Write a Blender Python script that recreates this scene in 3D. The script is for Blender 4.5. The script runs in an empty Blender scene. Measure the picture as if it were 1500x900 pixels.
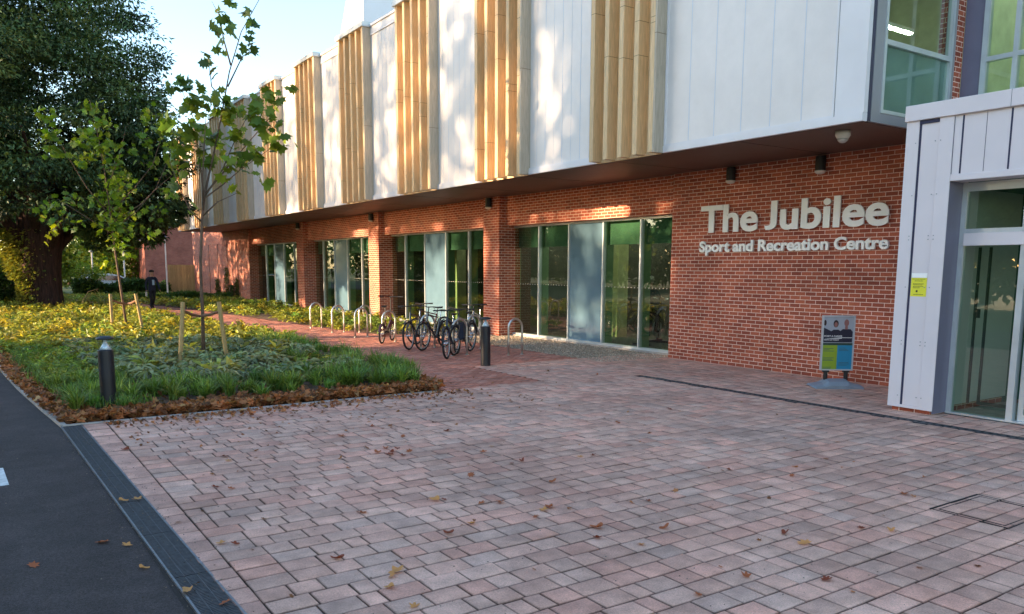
import bpy, bmesh, math, random
import numpy as np
from mathutils import Vector, Matrix
R = math.radians
rnd = random.Random(7)
rng = np.random.default_rng(11)
scene = bpy.context.scene
COL = scene.collection

# ------------------------------------------------------------------ materials
def nd(nt, t, **kw):
    n = nt.nodes.new(t)
    for k, v in kw.items():
        if hasattr(n, k): setattr(n, k, v)
        else: n.inputs[k].default_value = v
    return n

def new_mat(name):
    m = bpy.data.materials.new(name); m.use_nodes = True
    nt = m.node_tree
    return m, nt, nt.nodes['Principled BSDF']

def c4(c): return (c[0], c[1], c[2], 1)

def mat(name, col, rough=.6, metal=0., var=.12, vscale=4., bump=0., bscale=60., tint=False, spec=.5, col2=None, coat=0., speck=0., stain=0.):
    """plain surface: base colour broken up by two noises, optional bump and per-vertex tint"""
    m, nt, p = new_mat(name); L = nt.links
    tc = nd(nt, 'ShaderNodeTexCoord')
    n1 = nd(nt, 'ShaderNodeTexNoise'); n1.inputs['Scale'].default_value = vscale; n1.inputs['Detail'].default_value = 6
    L.new(tc.outputs['Object'], n1.inputs['Vector'])
    mx = nd(nt, 'ShaderNodeMix', data_type='RGBA')
    a = [max(0, x * (1 - var)) for x in col]; b = [min(1, x * (1 + var)) for x in (col2 or col)]
    mx.inputs[6].default_value = c4(a); mx.inputs[7].default_value = c4(b)
    mr = nd(nt, 'ShaderNodeMapRange'); mr.inputs[1].default_value = .32; mr.inputs[2].default_value = .68
    L.new(n1.outputs[0], mr.inputs[0]); L.new(mr.outputs[0], mx.inputs[0])
    out = mx.outputs[2]
    if tint:
        at = nd(nt, 'ShaderNodeAttribute', attribute_name='tint')
        m2 = nd(nt, 'ShaderNodeMix', data_type='RGBA', blend_type='MULTIPLY'); m2.inputs[0].default_value = 1
        L.new(out, m2.inputs[6]); L.new(at.outputs['Color'], m2.inputs[7]); out = m2.outputs[2]
    for sc_, am in ((240., speck), (75., speck * .6), (.55, stain), (3.1, stain * .7)):
        if am:
            ns = nd(nt, 'ShaderNodeTexNoise'); ns.inputs['Scale'].default_value = sc_; ns.inputs['Detail'].default_value = 7 if sc_ < 10 else 2; ns.inputs['Roughness'].default_value = .65; L.new(tc.outputs['Object'], ns.inputs['Vector'])
            mr2 = nd(nt, 'ShaderNodeMapRange'); mr2.inputs[1].default_value = .35; mr2.inputs[2].default_value = .65; mr2.inputs[3].default_value = 1 - am; mr2.inputs[4].default_value = 1 + am * .7; L.new(ns.outputs[0], mr2.inputs[0])
            m4 = nd(nt, 'ShaderNodeMix', data_type='RGBA', blend_type='MULTIPLY'); m4.inputs[0].default_value = 1; L.new(out, m4.inputs[6]); L.new(mr2.outputs[0], m4.inputs[7]); out = m4.outputs[2]
    L.new(out, p.inputs['Base Color'])
    p.inputs['Roughness'].default_value = rough; p.inputs['Metallic'].default_value = metal
    p.inputs['Specular IOR Level'].default_value = spec; p.inputs['Coat Weight'].default_value = coat
    rr = nd(nt, 'ShaderNodeMapRange'); rr.inputs[3].default_value = max(0.03, rough - .08); rr.inputs[4].default_value = min(1, rough + .1)
    L.new(n1.outputs[0], rr.inputs[0]); L.new(rr.outputs[0], p.inputs['Roughness'])
    if bump:
        n2 = nd(nt, 'ShaderNodeTexNoise'); n2.inputs['Scale'].default_value = bscale; n2.inputs['Detail'].default_value = 5
        L.new(tc.outputs['Object'], n2.inputs['Vector'])
        bp = nd(nt, 'ShaderNodeBump'); bp.inputs['Strength'].default_value = min(1, bump); bp.inputs['Distance'].default_value = .01
        L.new(n2.outputs[0], bp.inputs['Height']); L.new(bp.outputs[0], p.inputs['Normal'])
    return m

def brick_mat(name, c1, c2, mortar, w=.225, h=.075, ms=.010, rough=.85):
    m, nt, p = new_mat(name); L = nt.links
    uv = nd(nt, 'ShaderNodeUVMap', uv_map='UVMap')
    b = nd(nt, 'ShaderNodeTexBrick'); L.new(uv.outputs[0], b.inputs['Vector'])
    b.inputs['Scale'].default_value = 1; b.inputs['Brick Width'].default_value = w; b.inputs['Row Height'].default_value = h
    b.inputs['Mortar Size'].default_value = ms * .62; b.inputs['Mortar Smooth'].default_value = .15
    b.inputs['Color1'].default_value = c4(c1); b.inputs['Color2'].default_value = c4(c2); b.inputs['Mortar'].default_value = c4(mortar)
    b.inputs['Bias'].default_value = -.1
    n = nd(nt, 'ShaderNodeTexNoise'); n.inputs['Scale'].default_value = 1.3; n.inputs['Detail'].default_value = 8; L.new(uv.outputs[0], n.inputs['Vector'])
    n3 = nd(nt, 'ShaderNodeTexNoise'); n3.inputs['Scale'].default_value = 45; n3.inputs['Detail'].default_value = 4; L.new(uv.outputs[0], n3.inputs['Vector'])
    ad = nd(nt, 'ShaderNodeMath', operation='ADD'); L.new(n.outputs[0], ad.inputs[0]); L.new(n3.outputs[0], ad.inputs[1])
    mr = nd(nt, 'ShaderNodeMapRange'); mr.inputs[1].default_value = .6; mr.inputs[2].default_value = 1.4; mr.inputs[3].default_value = .6; mr.inputs[4].default_value = 1.32
    L.new(ad.outputs[0], mr.inputs[0])
    mx = nd(nt, 'ShaderNodeMix', data_type='RGBA', blend_type='MULTIPLY'); mx.inputs[0].default_value = 1
    L.new(b.outputs['Color'], mx.inputs[6]); L.new(mr.outputs[0], mx.inputs[7]); L.new(mx.outputs[2], p.inputs['Base Color'])
    p.inputs['Roughness'].default_value = rough; p.inputs['Specular IOR Level'].default_value = .25
    iv = nd(nt, 'ShaderNodeMath', operation='SUBTRACT'); iv.inputs[0].default_value = 1; L.new(b.outputs['Fac'], iv.inputs[1])
    a2 = nd(nt, 'ShaderNodeMath', operation='MULTIPLY_ADD'); L.new(n3.outputs[0], a2.inputs[0]); a2.inputs[1].default_value = .35; L.new(iv.outputs[0], a2.inputs[2])
    bp = nd(nt, 'ShaderNodeBump'); bp.inputs['Strength'].default_value = .55; bp.inputs['Distance'].default_value = .008
    L.new(a2.outputs[0], bp.inputs['Height']); L.new(bp.outputs[0], p.inputs['Normal'])
    return m

def wood_mat(name, col, sc=(6, 6, .5), var=.3, rough=.6):
    m, nt, p = new_mat(name); L = nt.links
    tc = nd(nt, 'ShaderNodeTexCoord'); mp = nd(nt, 'ShaderNodeMapping'); mp.inputs['Scale'].default_value = sc
    L.new(tc.outputs['Object'], mp.inputs[0])
    n = nd(nt, 'ShaderNodeTexNoise'); n.inputs['Scale'].default_value = 7; n.inputs['Detail'].default_value = 8; n.inputs['Distortion'].default_value = .6
    L.new(mp.outputs[0], n.inputs['Vector'])
    cr = nd(nt, 'ShaderNodeValToRGB'); e = cr.color_ramp.elements
    e[0].position = .3; e[0].color = c4([x * (1 - var) for x in col]); e[1].position = .7; e[1].color = c4([min(1, x * (1 + var * .6)) for x in col])
    L.new(n.outputs[0], cr.inputs[0])
    at = nd(nt, 'ShaderNodeAttribute', attribute_name='tint')
    m2 = nd(nt, 'ShaderNodeMix', data_type='RGBA', blend_type='MULTIPLY'); m2.inputs[0].default_value = 1
    L.new(cr.outputs[0], m2.inputs[6]); L.new(at.outputs['Color'], m2.inputs[7]); L.new(m2.outputs[2], p.inputs['Base Color'])
    p.inputs['Roughness'].default_value = rough
    bp = nd(nt, 'ShaderNodeBump'); bp.inputs['Strength'].default_value = .2; bp.inputs['Distance'].default_value = .004
    L.new(n.outputs[0], bp.inputs['Height']); L.new(bp.outputs[0], p.inputs['Normal'])
    return m

def leaf_mat(name, col, trans=.35, rough=.5, var=.35, spec=.35):
    m, nt, p = new_mat(name); L = nt.links
    at = nd(nt, 'ShaderNodeAttribute', attribute_name='tint')
    m2 = nd(nt, 'ShaderNodeMix', data_type='RGBA', blend_type='MULTIPLY'); m2.inputs[0].default_value = 1
    m2.inputs[6].default_value = c4(col); L.new(at.outputs['Color'], m2.inputs[7])
    L.new(m2.outputs[2], p.inputs['Base Color']); p.inputs['Roughness'].default_value = rough; p.inputs['Specular IOR Level'].default_value = spec
    tr = nd(nt, 'ShaderNodeBsdfTranslucent')
    m3 = nd(nt, 'ShaderNodeMix', data_type='RGBA', blend_type='MULTIPLY'); m3.inputs[0].default_value = 1
    m3.inputs[7].default_value = (1.25, 1.15, .45, 1); L.new(m2.outputs[2], m3.inputs[6]); L.new(m3.outputs[2], tr.inputs[0])
    ms = nd(nt, 'ShaderNodeMixShader'); ms.inputs[0].default_value = trans
    L.new(p.outputs[0], ms.inputs[1]); L.new(tr.outputs[0], ms.inputs[2])
    L.new(ms.outputs[0], nt.nodes['Material Output'].inputs[0])
    return m

def glass_mat(name, tint, refl=.9, rough=.0, base=.06):
    m, nt, p = new_mat(name); L = nt.links; nt.nodes.remove(p)
    tr = nd(nt, 'ShaderNodeBsdfTransparent'); tr.inputs[0].default_value = c4(tint)
    gl = nd(nt, 'ShaderNodeBsdfGlossy'); gl.inputs['Roughness'].default_value = rough; gl.inputs['Color'].default_value = (refl, refl, refl, 1)
    tc = nd(nt, 'ShaderNodeTexCoord'); nz = nd(nt, 'ShaderNodeTexNoise'); nz.inputs['Scale'].default_value = .9; nz.inputs['Detail'].default_value = 1
    L.new(tc.outputs['Object'], nz.inputs['Vector'])
    bp = nd(nt, 'ShaderNodeBump'); bp.inputs['Strength'].default_value = .12; bp.inputs['Distance'].default_value = .02
    L.new(nz.outputs[0], bp.inputs['Height']); L.new(bp.outputs[0], gl.inputs['Normal'])
    lw = nd(nt, 'ShaderNodeLayerWeight'); lw.inputs[0].default_value = .5
    pw = nd(nt, 'ShaderNodeMath', operation='POWER'); pw.inputs[1].default_value = 5; L.new(lw.outputs['Facing'], pw.inputs[0])
    mr = nd(nt, 'ShaderNodeMapRange'); mr.inputs[3].default_value = base; mr.inputs[4].default_value = 1; L.new(pw.outputs[0], mr.inputs[0])
    ms = nd(nt, 'ShaderNodeMixShader'); L.new(mr.outputs[0], ms.inputs[0]); L.new(tr.outputs[0], ms.inputs[1]); L.new(gl.outputs[0], ms.inputs[2])
    L.new(ms.outputs[0], nt.nodes['Material Output'].inputs[0])
    return m

def emit_mat(name, col, s):
    m, nt, p = new_mat(name)
    p.inputs['Base Color'].default_value = c4(col); p.inputs['Emission Color'].default_value = c4(col); p.inputs['Emission Strength'].default_value = s
    return m

M = {}
M['brick'] = brick_mat('red_brick', (.50, .128, .068), (.27, .062, .038), (.86, .62, .50))
M['brick_far'] = brick_mat('weathered_red_brick', (.33, .09, .06), (.25, .06, .045), (.40, .24, .18))
M['paver'] = mat('block_paving', (.70, .42, .32), .85, var=.14, vscale=7, bump=.7, bscale=90, tint=True, spec=.25, speck=.22, stain=.2)
M['joint'] = mat('jointing_sand', (.03, .022, .018), .95, var=.3, bump=.5)
M['kerb'] = mat('concrete_kerb', (.42, .37, .33), .85, var=.2, vscale=9, bump=.4)
M['asphalt'] = mat('asphalt', (.080, .064, .062), .85, var=.2, vscale=2.5, bump=1, bscale=260, spec=.3, speck=.6, stain=.16)
M['soil'] = mat('soil_and_mulch', (.10, .055, .030), .95, var=.45, vscale=12, bump=1, bscale=40)
M['lawn'] = mat('rough_lawn', (.07, .10, .028), .95, var=.4, vscale=3, bump=1, bscale=50)
M['gravel'] = mat('gravel_bed', (.30, .22, .15), .9, var=.5, vscale=45, bump=1, bscale=70)
M['stone'] = mat('gravel_stones', (.45, .35, .26), .85, tint=True, var=.15)
M['road_white'] = mat('road_paint', (.62, .62, .60), .7, var=.25, vscale=14)
M['steel'] = mat('galvanised_steel', (.22, .23, .25), .45, metal=.8, var=.25, vscale=25)
M['grate'] = mat('cast_iron_grating', (.075, .075, .082), .5, metal=.35, var=.3, vscale=20)
M['dark'] = mat('black_void', (.008, .008, .01), .9)
M['stainless'] = mat('brushed_stainless', (.62, .58, .53), .33, metal=.9, var=.1)
M['blackpaint'] = mat('black_powder_coat', (.012, .012, .018), .42, var=.3)
M['panel'] = mat('white_translucent_cladding', (.80, .74, .70), .38, stain=.04, var=.025, vscale=.8)
M['rib'] = mat('cladding_rib', (.62, .65, .72), .4, var=.05)
M['whitemetal'] = mat('white_coated_metal', (.76, .73, .73), .4, var=.04, vscale=1.5)
M['alu'] = mat('anodised_aluminium', (.60, .64, .66), .32, metal=.45, var=.06)
M['grey'] = mat('grey_coated_metal', (.30, .30, .31), .42, var=.06, vscale=1.)
M['darktrim'] = mat('dark_trim', (.05, .05, .085), .45)
M['lav'] = mat('lilac_grey_cladding', (.72, .65, .66), .4, var=.035, vscale=1.2)
M['lavdark'] = mat('shadow_gap', (.03, .03, .07), .7)
M['reveal'] = mat('purple_grey_metal', (.16, .155, .22), .4, var=.05)
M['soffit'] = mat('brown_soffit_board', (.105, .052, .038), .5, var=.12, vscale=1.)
M['fin'] = wood_mat('larch_fin', (.72, .50, .27), var=.2)
M['finlight'] = wood_mat('pale_timber_board', (.50, .42, .32), var=.2)
M['cap'] = mat('zinc_cap', (.52, .53, .52), .4, metal=.3, var=.08)
M['glass'] = glass_mat('green_tinted_glass', (.58, .74, .60), refl=.9, base=.12)
M['glass_up'] = glass_mat('upper_tinted_glass', (.64, .82, .70), base=.06)
M['infill'] = mat('blue_grey_glazed_panel', (.115, .20, .27), .04, var=.05, spec=.7, coat=.3)
M['blind'] = mat('green_roller_blind', (.07, .15, .11), .7, var=.1)
M['mullgreen'] = mat('mullion_side_green', (.20, .29, .16), .4, var=.05)
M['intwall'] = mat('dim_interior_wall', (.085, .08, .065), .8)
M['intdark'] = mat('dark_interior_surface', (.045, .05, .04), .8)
M['intlime'] = mat('lime_interior_wall', (.40, .42, .22), .7)
M['lobby'] = mat('teal_lobby_wall', (.05, .14, .11), .7)
M['intpale'] = mat('pale_lime_interior_wall', (.62, .66, .45), .7)
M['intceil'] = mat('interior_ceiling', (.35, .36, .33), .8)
M['tube'] = emit_mat('strip_light_glow', (1, .97, .85), 30)
M['tube_dim'] = emit_mat('dim_strip_light_glow', (1, .95, .8), 5.0)
M['white'] = mat('white_lettering', (.97, .95, .90), .45, var=.03)
M['black'] = mat('black_fitting', (.015, .015, .016), .5)
M['lens'] = mat('pale_lamp_lens', (.62, .60, .56), .3)
M['rubber'] = mat('tyre_rubber', (.018, .018, .02), .75)
M['rim'] = mat('alloy_rim', (.45, .45, .46), .35, metal=.8)
M['chrome'] = mat('bike_bright_metal', (.55, .55, .56), .25, metal=.9)
M['stake'] = wood_mat('weathered_softwood', (.46, .30, .12), var=.3, rough=.8)
M['strap'] = mat('brown_webbing', (.22, .11, .06), .85)
M['bark'] = mat('smooth_brown_bark', (.14, .085, .055), .85, var=.35, vscale=8, bump=.7, bscale=30)
M['yewbark'] = wood_mat('red_brown_yew_bark', (.06, .027, .020), sc=(2.6, 2.6, .3), var=.85, rough=.95)
M['yewbark'].node_tree.nodes['Bump'].inputs['Strength'].default_value = 1; M['yewbark'].node_tree.nodes['Bump'].inputs['Distance'].default_value = .08
M['yew'] = leaf_mat('yew_foliage', (.050, .085, .028), .15, .6)
M['maple'] = leaf_mat('maple_leaf', (.14, .19, .035), .42, .45)
M['plane'] = leaf_mat('tree_foliage', (.085, .125, .028), .3, .55)
M['ground'] = leaf_mat('groundcover_leaf', (.29, .33, .065), .38, .5)
M['hell'] = leaf_mat('hellebore_leaf', (.23, .255, .10), .22, .5)
M['grassm'] = leaf_mat('grass_blade', (.165, .275, .055), .35, .5)
M['dry'] = leaf_mat('dry_leaf', (.40, .155, .06), .25, .7)
M['ivy'] = leaf_mat('ivy_leaf', (.20, .21, .04), .3, .45)
M['hedge'] = leaf_mat('hedge_leaf', (.07, .12, .03), .25, .6)
M['fence'] = wood_mat('fence_boards', (.46, .33, .15), var=.25, rough=.8)
M['roofslate'] = mat('roof_slate', (.16, .12, .11), .8)
M['navy'] = mat('navy_jacket_cloth', (.014, .018, .036), .85, bump=.5, bscale=30)
M['trous'] = mat('black_trouser_cloth', (.012, .012, .016), .85)
M['skin'] = mat('skin', (.42, .24, .17), .55)
M['cloth2'] = mat('dark_sports_cloth', (.02, .022, .03), .8)
M['cloth3'] = mat('plum_sports_cloth', (.12, .03, .05), .8)
M['hairgrey'] = mat('grey_hair', (.35, .33, .30), .8, bump=1, bscale=60)
M['hairdark'] = mat('dark_hair', (.02, .015, .012), .7, bump=1, bscale=60)

# ------------------------------------------------------------------ object helpers
def tag(o, label=None, cat=None, group=None, kind=None):
    if label: o['label'] = label
    if cat: o['category'] = cat
    if group: o['group'] = group
    if kind: o['kind'] = kind
    return o

def thing(name, label, cat, loc=(0, 0, 0), rz=0, group=None):
    o = bpy.data.objects.new(name, None); COL.objects.link(o); o.empty_display_size = .2
    o.location = loc; o.rotation_euler = (0, 0, rz)
    return tag(o, label, cat, group)

def dup(root, loc, rz=0, label=None, scale=None):
    r = root.copy(); COL.objects.link(r); r.location = loc; r.rotation_euler = (0, 0, rz)
    if label: r['label'] = label
    if scale: r.scale = scale
    def rec(a, b):
        for ch in list(a.children):
            c = ch.copy(); COL.objects.link(c); c.parent = b
            rec(ch, c)
    rec(root, r)
    return r

def rootloc(p):
    v = Vector((0, 0, 0))
    while p is not None:
        v += p.location; p = p.parent
    return v

def link(name, me, parent=None, world=True, smooth=False):
    o = bpy.data.objects.new(name, me); COL.objects.link(o)
    if parent is not None:
        o.parent = parent
        if world:
            v = rootloc(parent)
            me.transform(Matrix.Translation(-v))
    if smooth:
        me.polygons.foreach_set('use_smooth', [True] * len(me.polygons))
    return o

class MB:
    def __init__(s): s.v = []; s.f = []; s.m = []; s.t = []; s.cur = 0; s.tint = (1, 1, 1)
    def add(s, vs, fs):
        b = len(s.v); s.v += [tuple(x) for x in vs]; s.t += [s.tint] * len(vs)
        for q in fs: s.f.append([b + i for i in q]); s.m.append(s.cur)
        return s
    def box(s, x0, x1, y0, y1, z0, z1):
        vs = [(x, y, z) for z in (z0, z1) for y in (y0, y1) for x in (x0, x1)]
        return s.add(vs, [(0, 2, 3, 1), (4, 5, 7, 6), (0, 1, 5, 4), (2, 6, 7, 3), (0, 4, 6, 2), (1, 3, 7, 5)])
    def quad(s, a, b, c, d): return s.add([a, b, c, d], [(0, 1, 2, 3)])
    def prism(s, poly, z0, z1):
        n = len(poly); vs = [(x, y, z0) for x, y in poly] + [(x, y, z1) for x, y in poly]
        return s.add(vs, [tuple(range(n))[::-1], tuple(range(n, 2 * n))] + [(i, (i + 1) % n, n + (i + 1) % n, n + i) for i in range(n)])
    def tube(s, pts, r, n=8, cap=True):
        pts = [Vector(p) for p in pts]; k = len(pts); rs = r if isinstance(r, (list, tuple)) else [r] * k
        b = len(s.v); ref = None; vs = []
        for i, p in enumerate(pts):
            d = (pts[min(i + 1, k - 1)] - pts[max(i - 1, 0)]).normalized()
            if ref is None: ref = Vector((0, 0, 1)) if abs(d.z) < .9 else Vector((1, 0, 0))
            u = d.cross(ref).normalized(); w = u.cross(d).normalized(); ref = w
            for j in range(n):
                a = 2 * math.pi * j / n; vs.append(p + (u * math.cos(a) + w * math.sin(a)) * rs[i])
        fs = [(i * n + j, i * n + (j + 1) % n, (i + 1) * n + (j + 1) % n, (i + 1) * n + j) for i in range(k - 1) for j in range(n)]
        if cap: fs += [tuple(range(n))[::-1], tuple(range((k - 1) * n, k * n))]
        return s.add(vs, fs)
    def lathe(s, prof, c=(0, 0, 0), n=20):
        vs = []; k = len(prof)
        for r, z in prof:
            for j in range(n):
                a = 2 * math.pi * j / n; vs.append((c[0] + r * math.cos(a), c[1] + r * math.sin(a), c[2] + z))
        fs = [(i * n + j, i * n + (j + 1) % n, (i + 1) * n + (j + 1) % n, (i + 1) * n + j) for i in range(k - 1) for j in range(n)]
        fs += [tuple(range(n))[::-1], tuple(range((k - 1) * n, k * n))]
        return s.add(vs, fs)
    def build(s, name, mats, parent=None, world=True, smooth=False, bevel=0, seg=1):
        me = bpy.data.meshes.new(name); me.from_pydata(s.v, [], s.f)
        if not isinstance(mats, (list, tuple)): mats = [mats]
        for m in mats: me.materials.append(m)
        me.polygons.foreach_set('material_index', s.m)
        at = me.attributes.new('tint', 'FLOAT_COLOR', 'POINT')
        at.data.foreach_set('color', np.array([(a, b, c, 1) for a, b, c in s.t], dtype=np.float32).ravel())
        if bevel:
            bm = bmesh.new(); bm.from_mesh(me); bmesh.ops.remove_doubles(bm, verts=bm.verts, dist=1e-5)
            ed = [e for e in bm.edges if len(e.link_faces) == 2 and e.calc_face_angle(0) > .6]
            bmesh.ops.bevel(bm, geom=ed, offset=bevel, segments=seg, affect='EDGES', clamp_overlap=True)
            bm.to_mesh(me); bm.free()
        uv = me.uv_layers.new(name='UVMap')
        co = np.empty(len(me.vertices) * 3, np.float32); me.vertices.foreach_get('co', co); co = co.reshape(-1, 3)
        li = np.empty(len(me.loops), np.int32); me.loops.foreach_get('vertex_index', li)
        nm = np.empty(len(me.polygons) * 3, np.float32); me.polygons.foreach_get('normal', nm); nm = np.abs(nm.reshape(-1, 3))
        lt = np.empty(len(me.polygons), np.int32); me.polygons.foreach_get('loop_total', lt)
        ax = np.repeat(nm.argmax(1), lt); P = co[li]
        out = np.where((ax == 0)[:, None], P[:, [1, 2]], np.where((ax == 1)[:, None], P[:, [0, 2]], P[:, [0, 1]]))
        uv.data.foreach_set('uv', out.astype(np.float32).ravel())
        return link(name, me, parent, world, smooth)

def np_obj(name, V, F, material, tint=None, parent=None, smooth=False, world=True):
    """V (n,3), F (m,k) uniform polygons"""
    me = bpy.data.meshes.new(name); V = np.asarray(V, np.float32); F = np.asarray(F, np.int32)
    me.vertices.add(len(V)); me.vertices.foreach_set('co', V.ravel())
    k = F.shape[1]; me.loops.add(F.size); me.loops.foreach_set('vertex_index', F.ravel())
    me.polygons.add(len(F)); me.polygons.foreach_set('loop_start', np.arange(0, F.size, k, dtype=np.int32))
    me.polygons.foreach_set('loop_total', np.full(len(F), k, np.int32))
    me.update(calc_edges=True)
    me.materials.append(material)
    at = me.attributes.new('tint', 'FLOAT_COLOR', 'POINT')
    T = np.ones((len(V), 4), np.float32)
    if tint is not None: T[:, :3] = tint
    at.data.foreach_set('color', T.ravel())
    return link(name, me, parent, world, smooth)

def norm(a): return a / np.maximum(np.linalg.norm(a, axis=-1, keepdims=True), 1e-9)

def leaves_arrays(C, D, L, W, tint, droop=.15, fold=.25):
    """diamond leaves: base, two sides, tip; returns V,F(tris as quads),T"""
    n = len(C); D = norm(D); up = norm(rng.normal(0, 1, (n, 3)) * .6 + [0, 0, 1]); S = norm(np.cross(D, up)); N = norm(np.cross(S, D))
    L = np.broadcast_to(np.asarray(L), (n,))[:, None]; W = np.broadcast_to(np.asarray(W), (n,))[:, None]
    b = C; t = C + D * L - N * L * droop
    m = C + D * L * .45 + N * W * fold * 0
    a1 = m + S * W * .5 + N * W * fold; a2 = m - S * W * .5 + N * W * fold
    V = np.stack([b, a1, t, a2], 1).reshape(-1, 3); F = np.arange(4 * n).reshape(n, 4)
    T = np.repeat(tint, 4, 0)
    return V, F, T

def blades_arrays(C, az, lean, L, W, tint):
    """curved grass blades, 3 segments"""
    n = len(C); d = np.stack([np.cos(az), np.sin(az), np.zeros(n)], 1); s = np.stack([-np.sin(az), np.cos(az), np.zeros(n)], 1)
    pts = []
    for k, q in enumerate((0, .35, .7, 1)):
        a = lean * q * 1.0
        h = L * (q - .28 * (lean / 1.2) * q ** 2.2 * 1.6); r = L * np.sin(lean) * q ** 1.6 * .8
        pts.append(C + d * r[:, None] + np.array([0, 0, 1]) * np.maximum(h, .01)[:, None])
    ws = [.7, 1, .75, .05]; V = []
    for k in range(4):
        V.append(pts[k] + s * (W * ws[k] * .5)[:, None]); V.append(pts[k] - s * (W * ws[k] * .5)[:, None])
    V = np.stack(V, 1).reshape(-1, 3); b = (np.arange(n) * 8)[:, None]
    F = np.concatenate([b + np.array([0, 1, 3, 2]), b + np.array([2, 3, 5, 4]), b + np.array([4, 5, 7, 6])], 0)
    return V, F, np.repeat(tint, 8, 0)

def merge(parts):
    V = []; F = []; T = []; o = 0
    for v, f, t in parts: V.append(v); F.append(f + o); T.append(t); o += len(v)
    return np.concatenate(V), np.concatenate(F), np.concatenate(T)

def tints(n, lo=.65, hi=1.35, hue=.18):
    g = rng.uniform(lo, hi, (n, 1)); h = rng.normal(0, hue, (n, 1))
    return np.clip(np.concatenate([g * (1 + h), g, g * (1 - h * .5)], 1), .1, 2.5)

def in_poly(P, poly):
    x, y = P[:, 0], P[:, 1]; c = np.zeros(len(P), bool); n = len(poly)
    for i in range(n):
        x1, y1 = poly[i]; x2, y2 = poly[(i + 1) % n]
        k = ((y1 > y) != (y2 > y)) & (x < (x2 - x1) * (y - y1) / ((y2 - y1) + 1e-12) + x1)
        c ^= k
    return c

# ------------------------------------------------------------------ camera (position 2 m above the paving)
cam = bpy.data.cameras.new('camera'); co = bpy.data.objects.new('camera', cam); COL.objects.link(co); scene.camera = co
F_PX = 1165.; PPX, PPY = 750., 555.
def rc(p): return Vector((p[0] - PPX, -(p[1] - PPY), -F_PX))
vx = rc((2490, 400)).normalized(); vy = rc((-44, 389)); vy = (vy - vx * vy.dot(vx)).normalized(); vz = vx.cross(vy)
Rm = Matrix((vx, vy, vz))
co.matrix_world = Matrix.Translation((0, 0, 2.0)) @ Rm.to_4x4()
cam.sensor_fit = 'HORIZONTAL'; cam.sensor_width = 36; cam.lens = F_PX / 1500 * 36
cam.shift_x = 0; cam.shift_y = (PPY - 450) / 1500; cam.clip_end = 3000; cam.clip_start = .05

# ------------------------------------------------------------------ light
SUN_EL = R(11.5); SUN_AZ = R(-70)   # azimuth from +Y towards +X
w = bpy.data.worlds.new('World'); scene.world = w; w.use_nodes = True; nt = w.node_tree
sk = nt.nodes.new('ShaderNodeTexSky'); sk.sky_type = 'NISHITA'; sk.sun_disc = False
sk.sun_elevation = SUN_EL; sk.sun_rotation = SUN_AZ % (2 * math.pi); sk.air_density = 1.0; sk.dust_density = .42; sk.ozone_density = 1.5
nt.links.new(sk.outputs[0], nt.nodes['Background'].inputs[0]); nt.nodes['Background'].inputs[1].default_value = .15
sl = bpy.data.lights.new('sun', 'SUN'); sl.energy = 3.9; sl.angle = R(.6); sl.color = (1, .73, .45)
so = bpy.data.objects.new('sun', sl); COL.objects.link(so)
sv = Vector((math.sin(SUN_AZ) * math.cos(SUN_EL), math.cos(SUN_AZ) * math.cos(SUN_EL), math.sin(SUN_EL)))
so.rotation_euler = sv.to_track_quat('Z', 'Y').to_euler(); so.location = sv * 60
scene.view_settings.view_transform = 'Standard'; scene.view_settings.look = 'None'; scene.view_settings.gamma = 1
scene.view_settings.exposure = 2.05
SHADE = [(-28, -4, 18, 6, 80, 120, .10), (-29, 6, 19, 6, 90, 120, .10), (-28, 15, 20, 5.5, 130, 150, .10), (-28.5, 21.5, 25, 5.4, 330, 170, .12), (-31, 25.3, 13.6, 2.9, 90, 150, .3), (-34, 23.5, 27, 5.2, 260, 150, .25),
    (-28.5, 29, 19.5, 3.9, 46, 85, .36), (-28, 35, 19, 3.9, 40, 85, .50), (-29, 41.5, 18, 4.0, 30, 80, .62), (-29, 49, 18, 4, 24, 80, .66),
    (-26, 60, 11, 4.5, 60, 90, .12), (-31, 68, 13, 5.5, 60, 90, .12), (-24, 78, 12, 5, 60, 90, .12), (-32, 88, 15, 6, 60, 90, .1), (-26, 100, 13, 6, 60, 90, .1)]
scene.render.engine = 'CYCLES'; scene.cycles.use_denoising = True
scene.cycles.max_bounces = 8; scene.cycles.transparent_max_bounces = 12; scene.cycles.sample_clamp_indirect = 6
# ================================================================== GROUND
gx = lambda y: .80 + (11.36 - y) * (.15 / 6.71)
KERB = [(1.12, -4), (.95, 4.65), (.80, 11.36), (.68, 12.8), (.50, 15.2), (.36, 17.8), (.30, 21), (.28, 26), (.2, 34), (0, 45), (-1, 60), (-4, 90)]
PATH_L = [(6.15, 11.3), (6.55, 12.6), (6.80, 14), (7.02, 17), (7.08, 20.6), (6.75, 25), (6.3, 31.4), (6.05, 35), (5.9, 38), (5.3, 43), (3.2, 48), (0.2, 52)]
PATH_R = [(10.1, 21.6), (9.75, 24), (9.5, 27), (9.2, 31), (8.8, 36), (8.3, 41), (7.2, 46.5), (5.0, 51.5), (1.0, 56)]
BED1 = [(.86, 11.4)] + PATH_L + [(0, 52), (.0, 45), (.2, 34), (.28, 26), (.30, 21), (.36, 17.8), (.50, 15.2), (.68, 12.8)]
BED2 = PATH_R + [(6, 60), (12.85, 58), (12.85, 21.6)]

def sheet(name, poly, z, m, kind='structure', parent=None):
    b = MB(); b.add([(x, y, z) for x, y in poly], [tuple(range(len(poly)))])
    o = b.build(name, m); tag(o, kind=kind); return o

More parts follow.
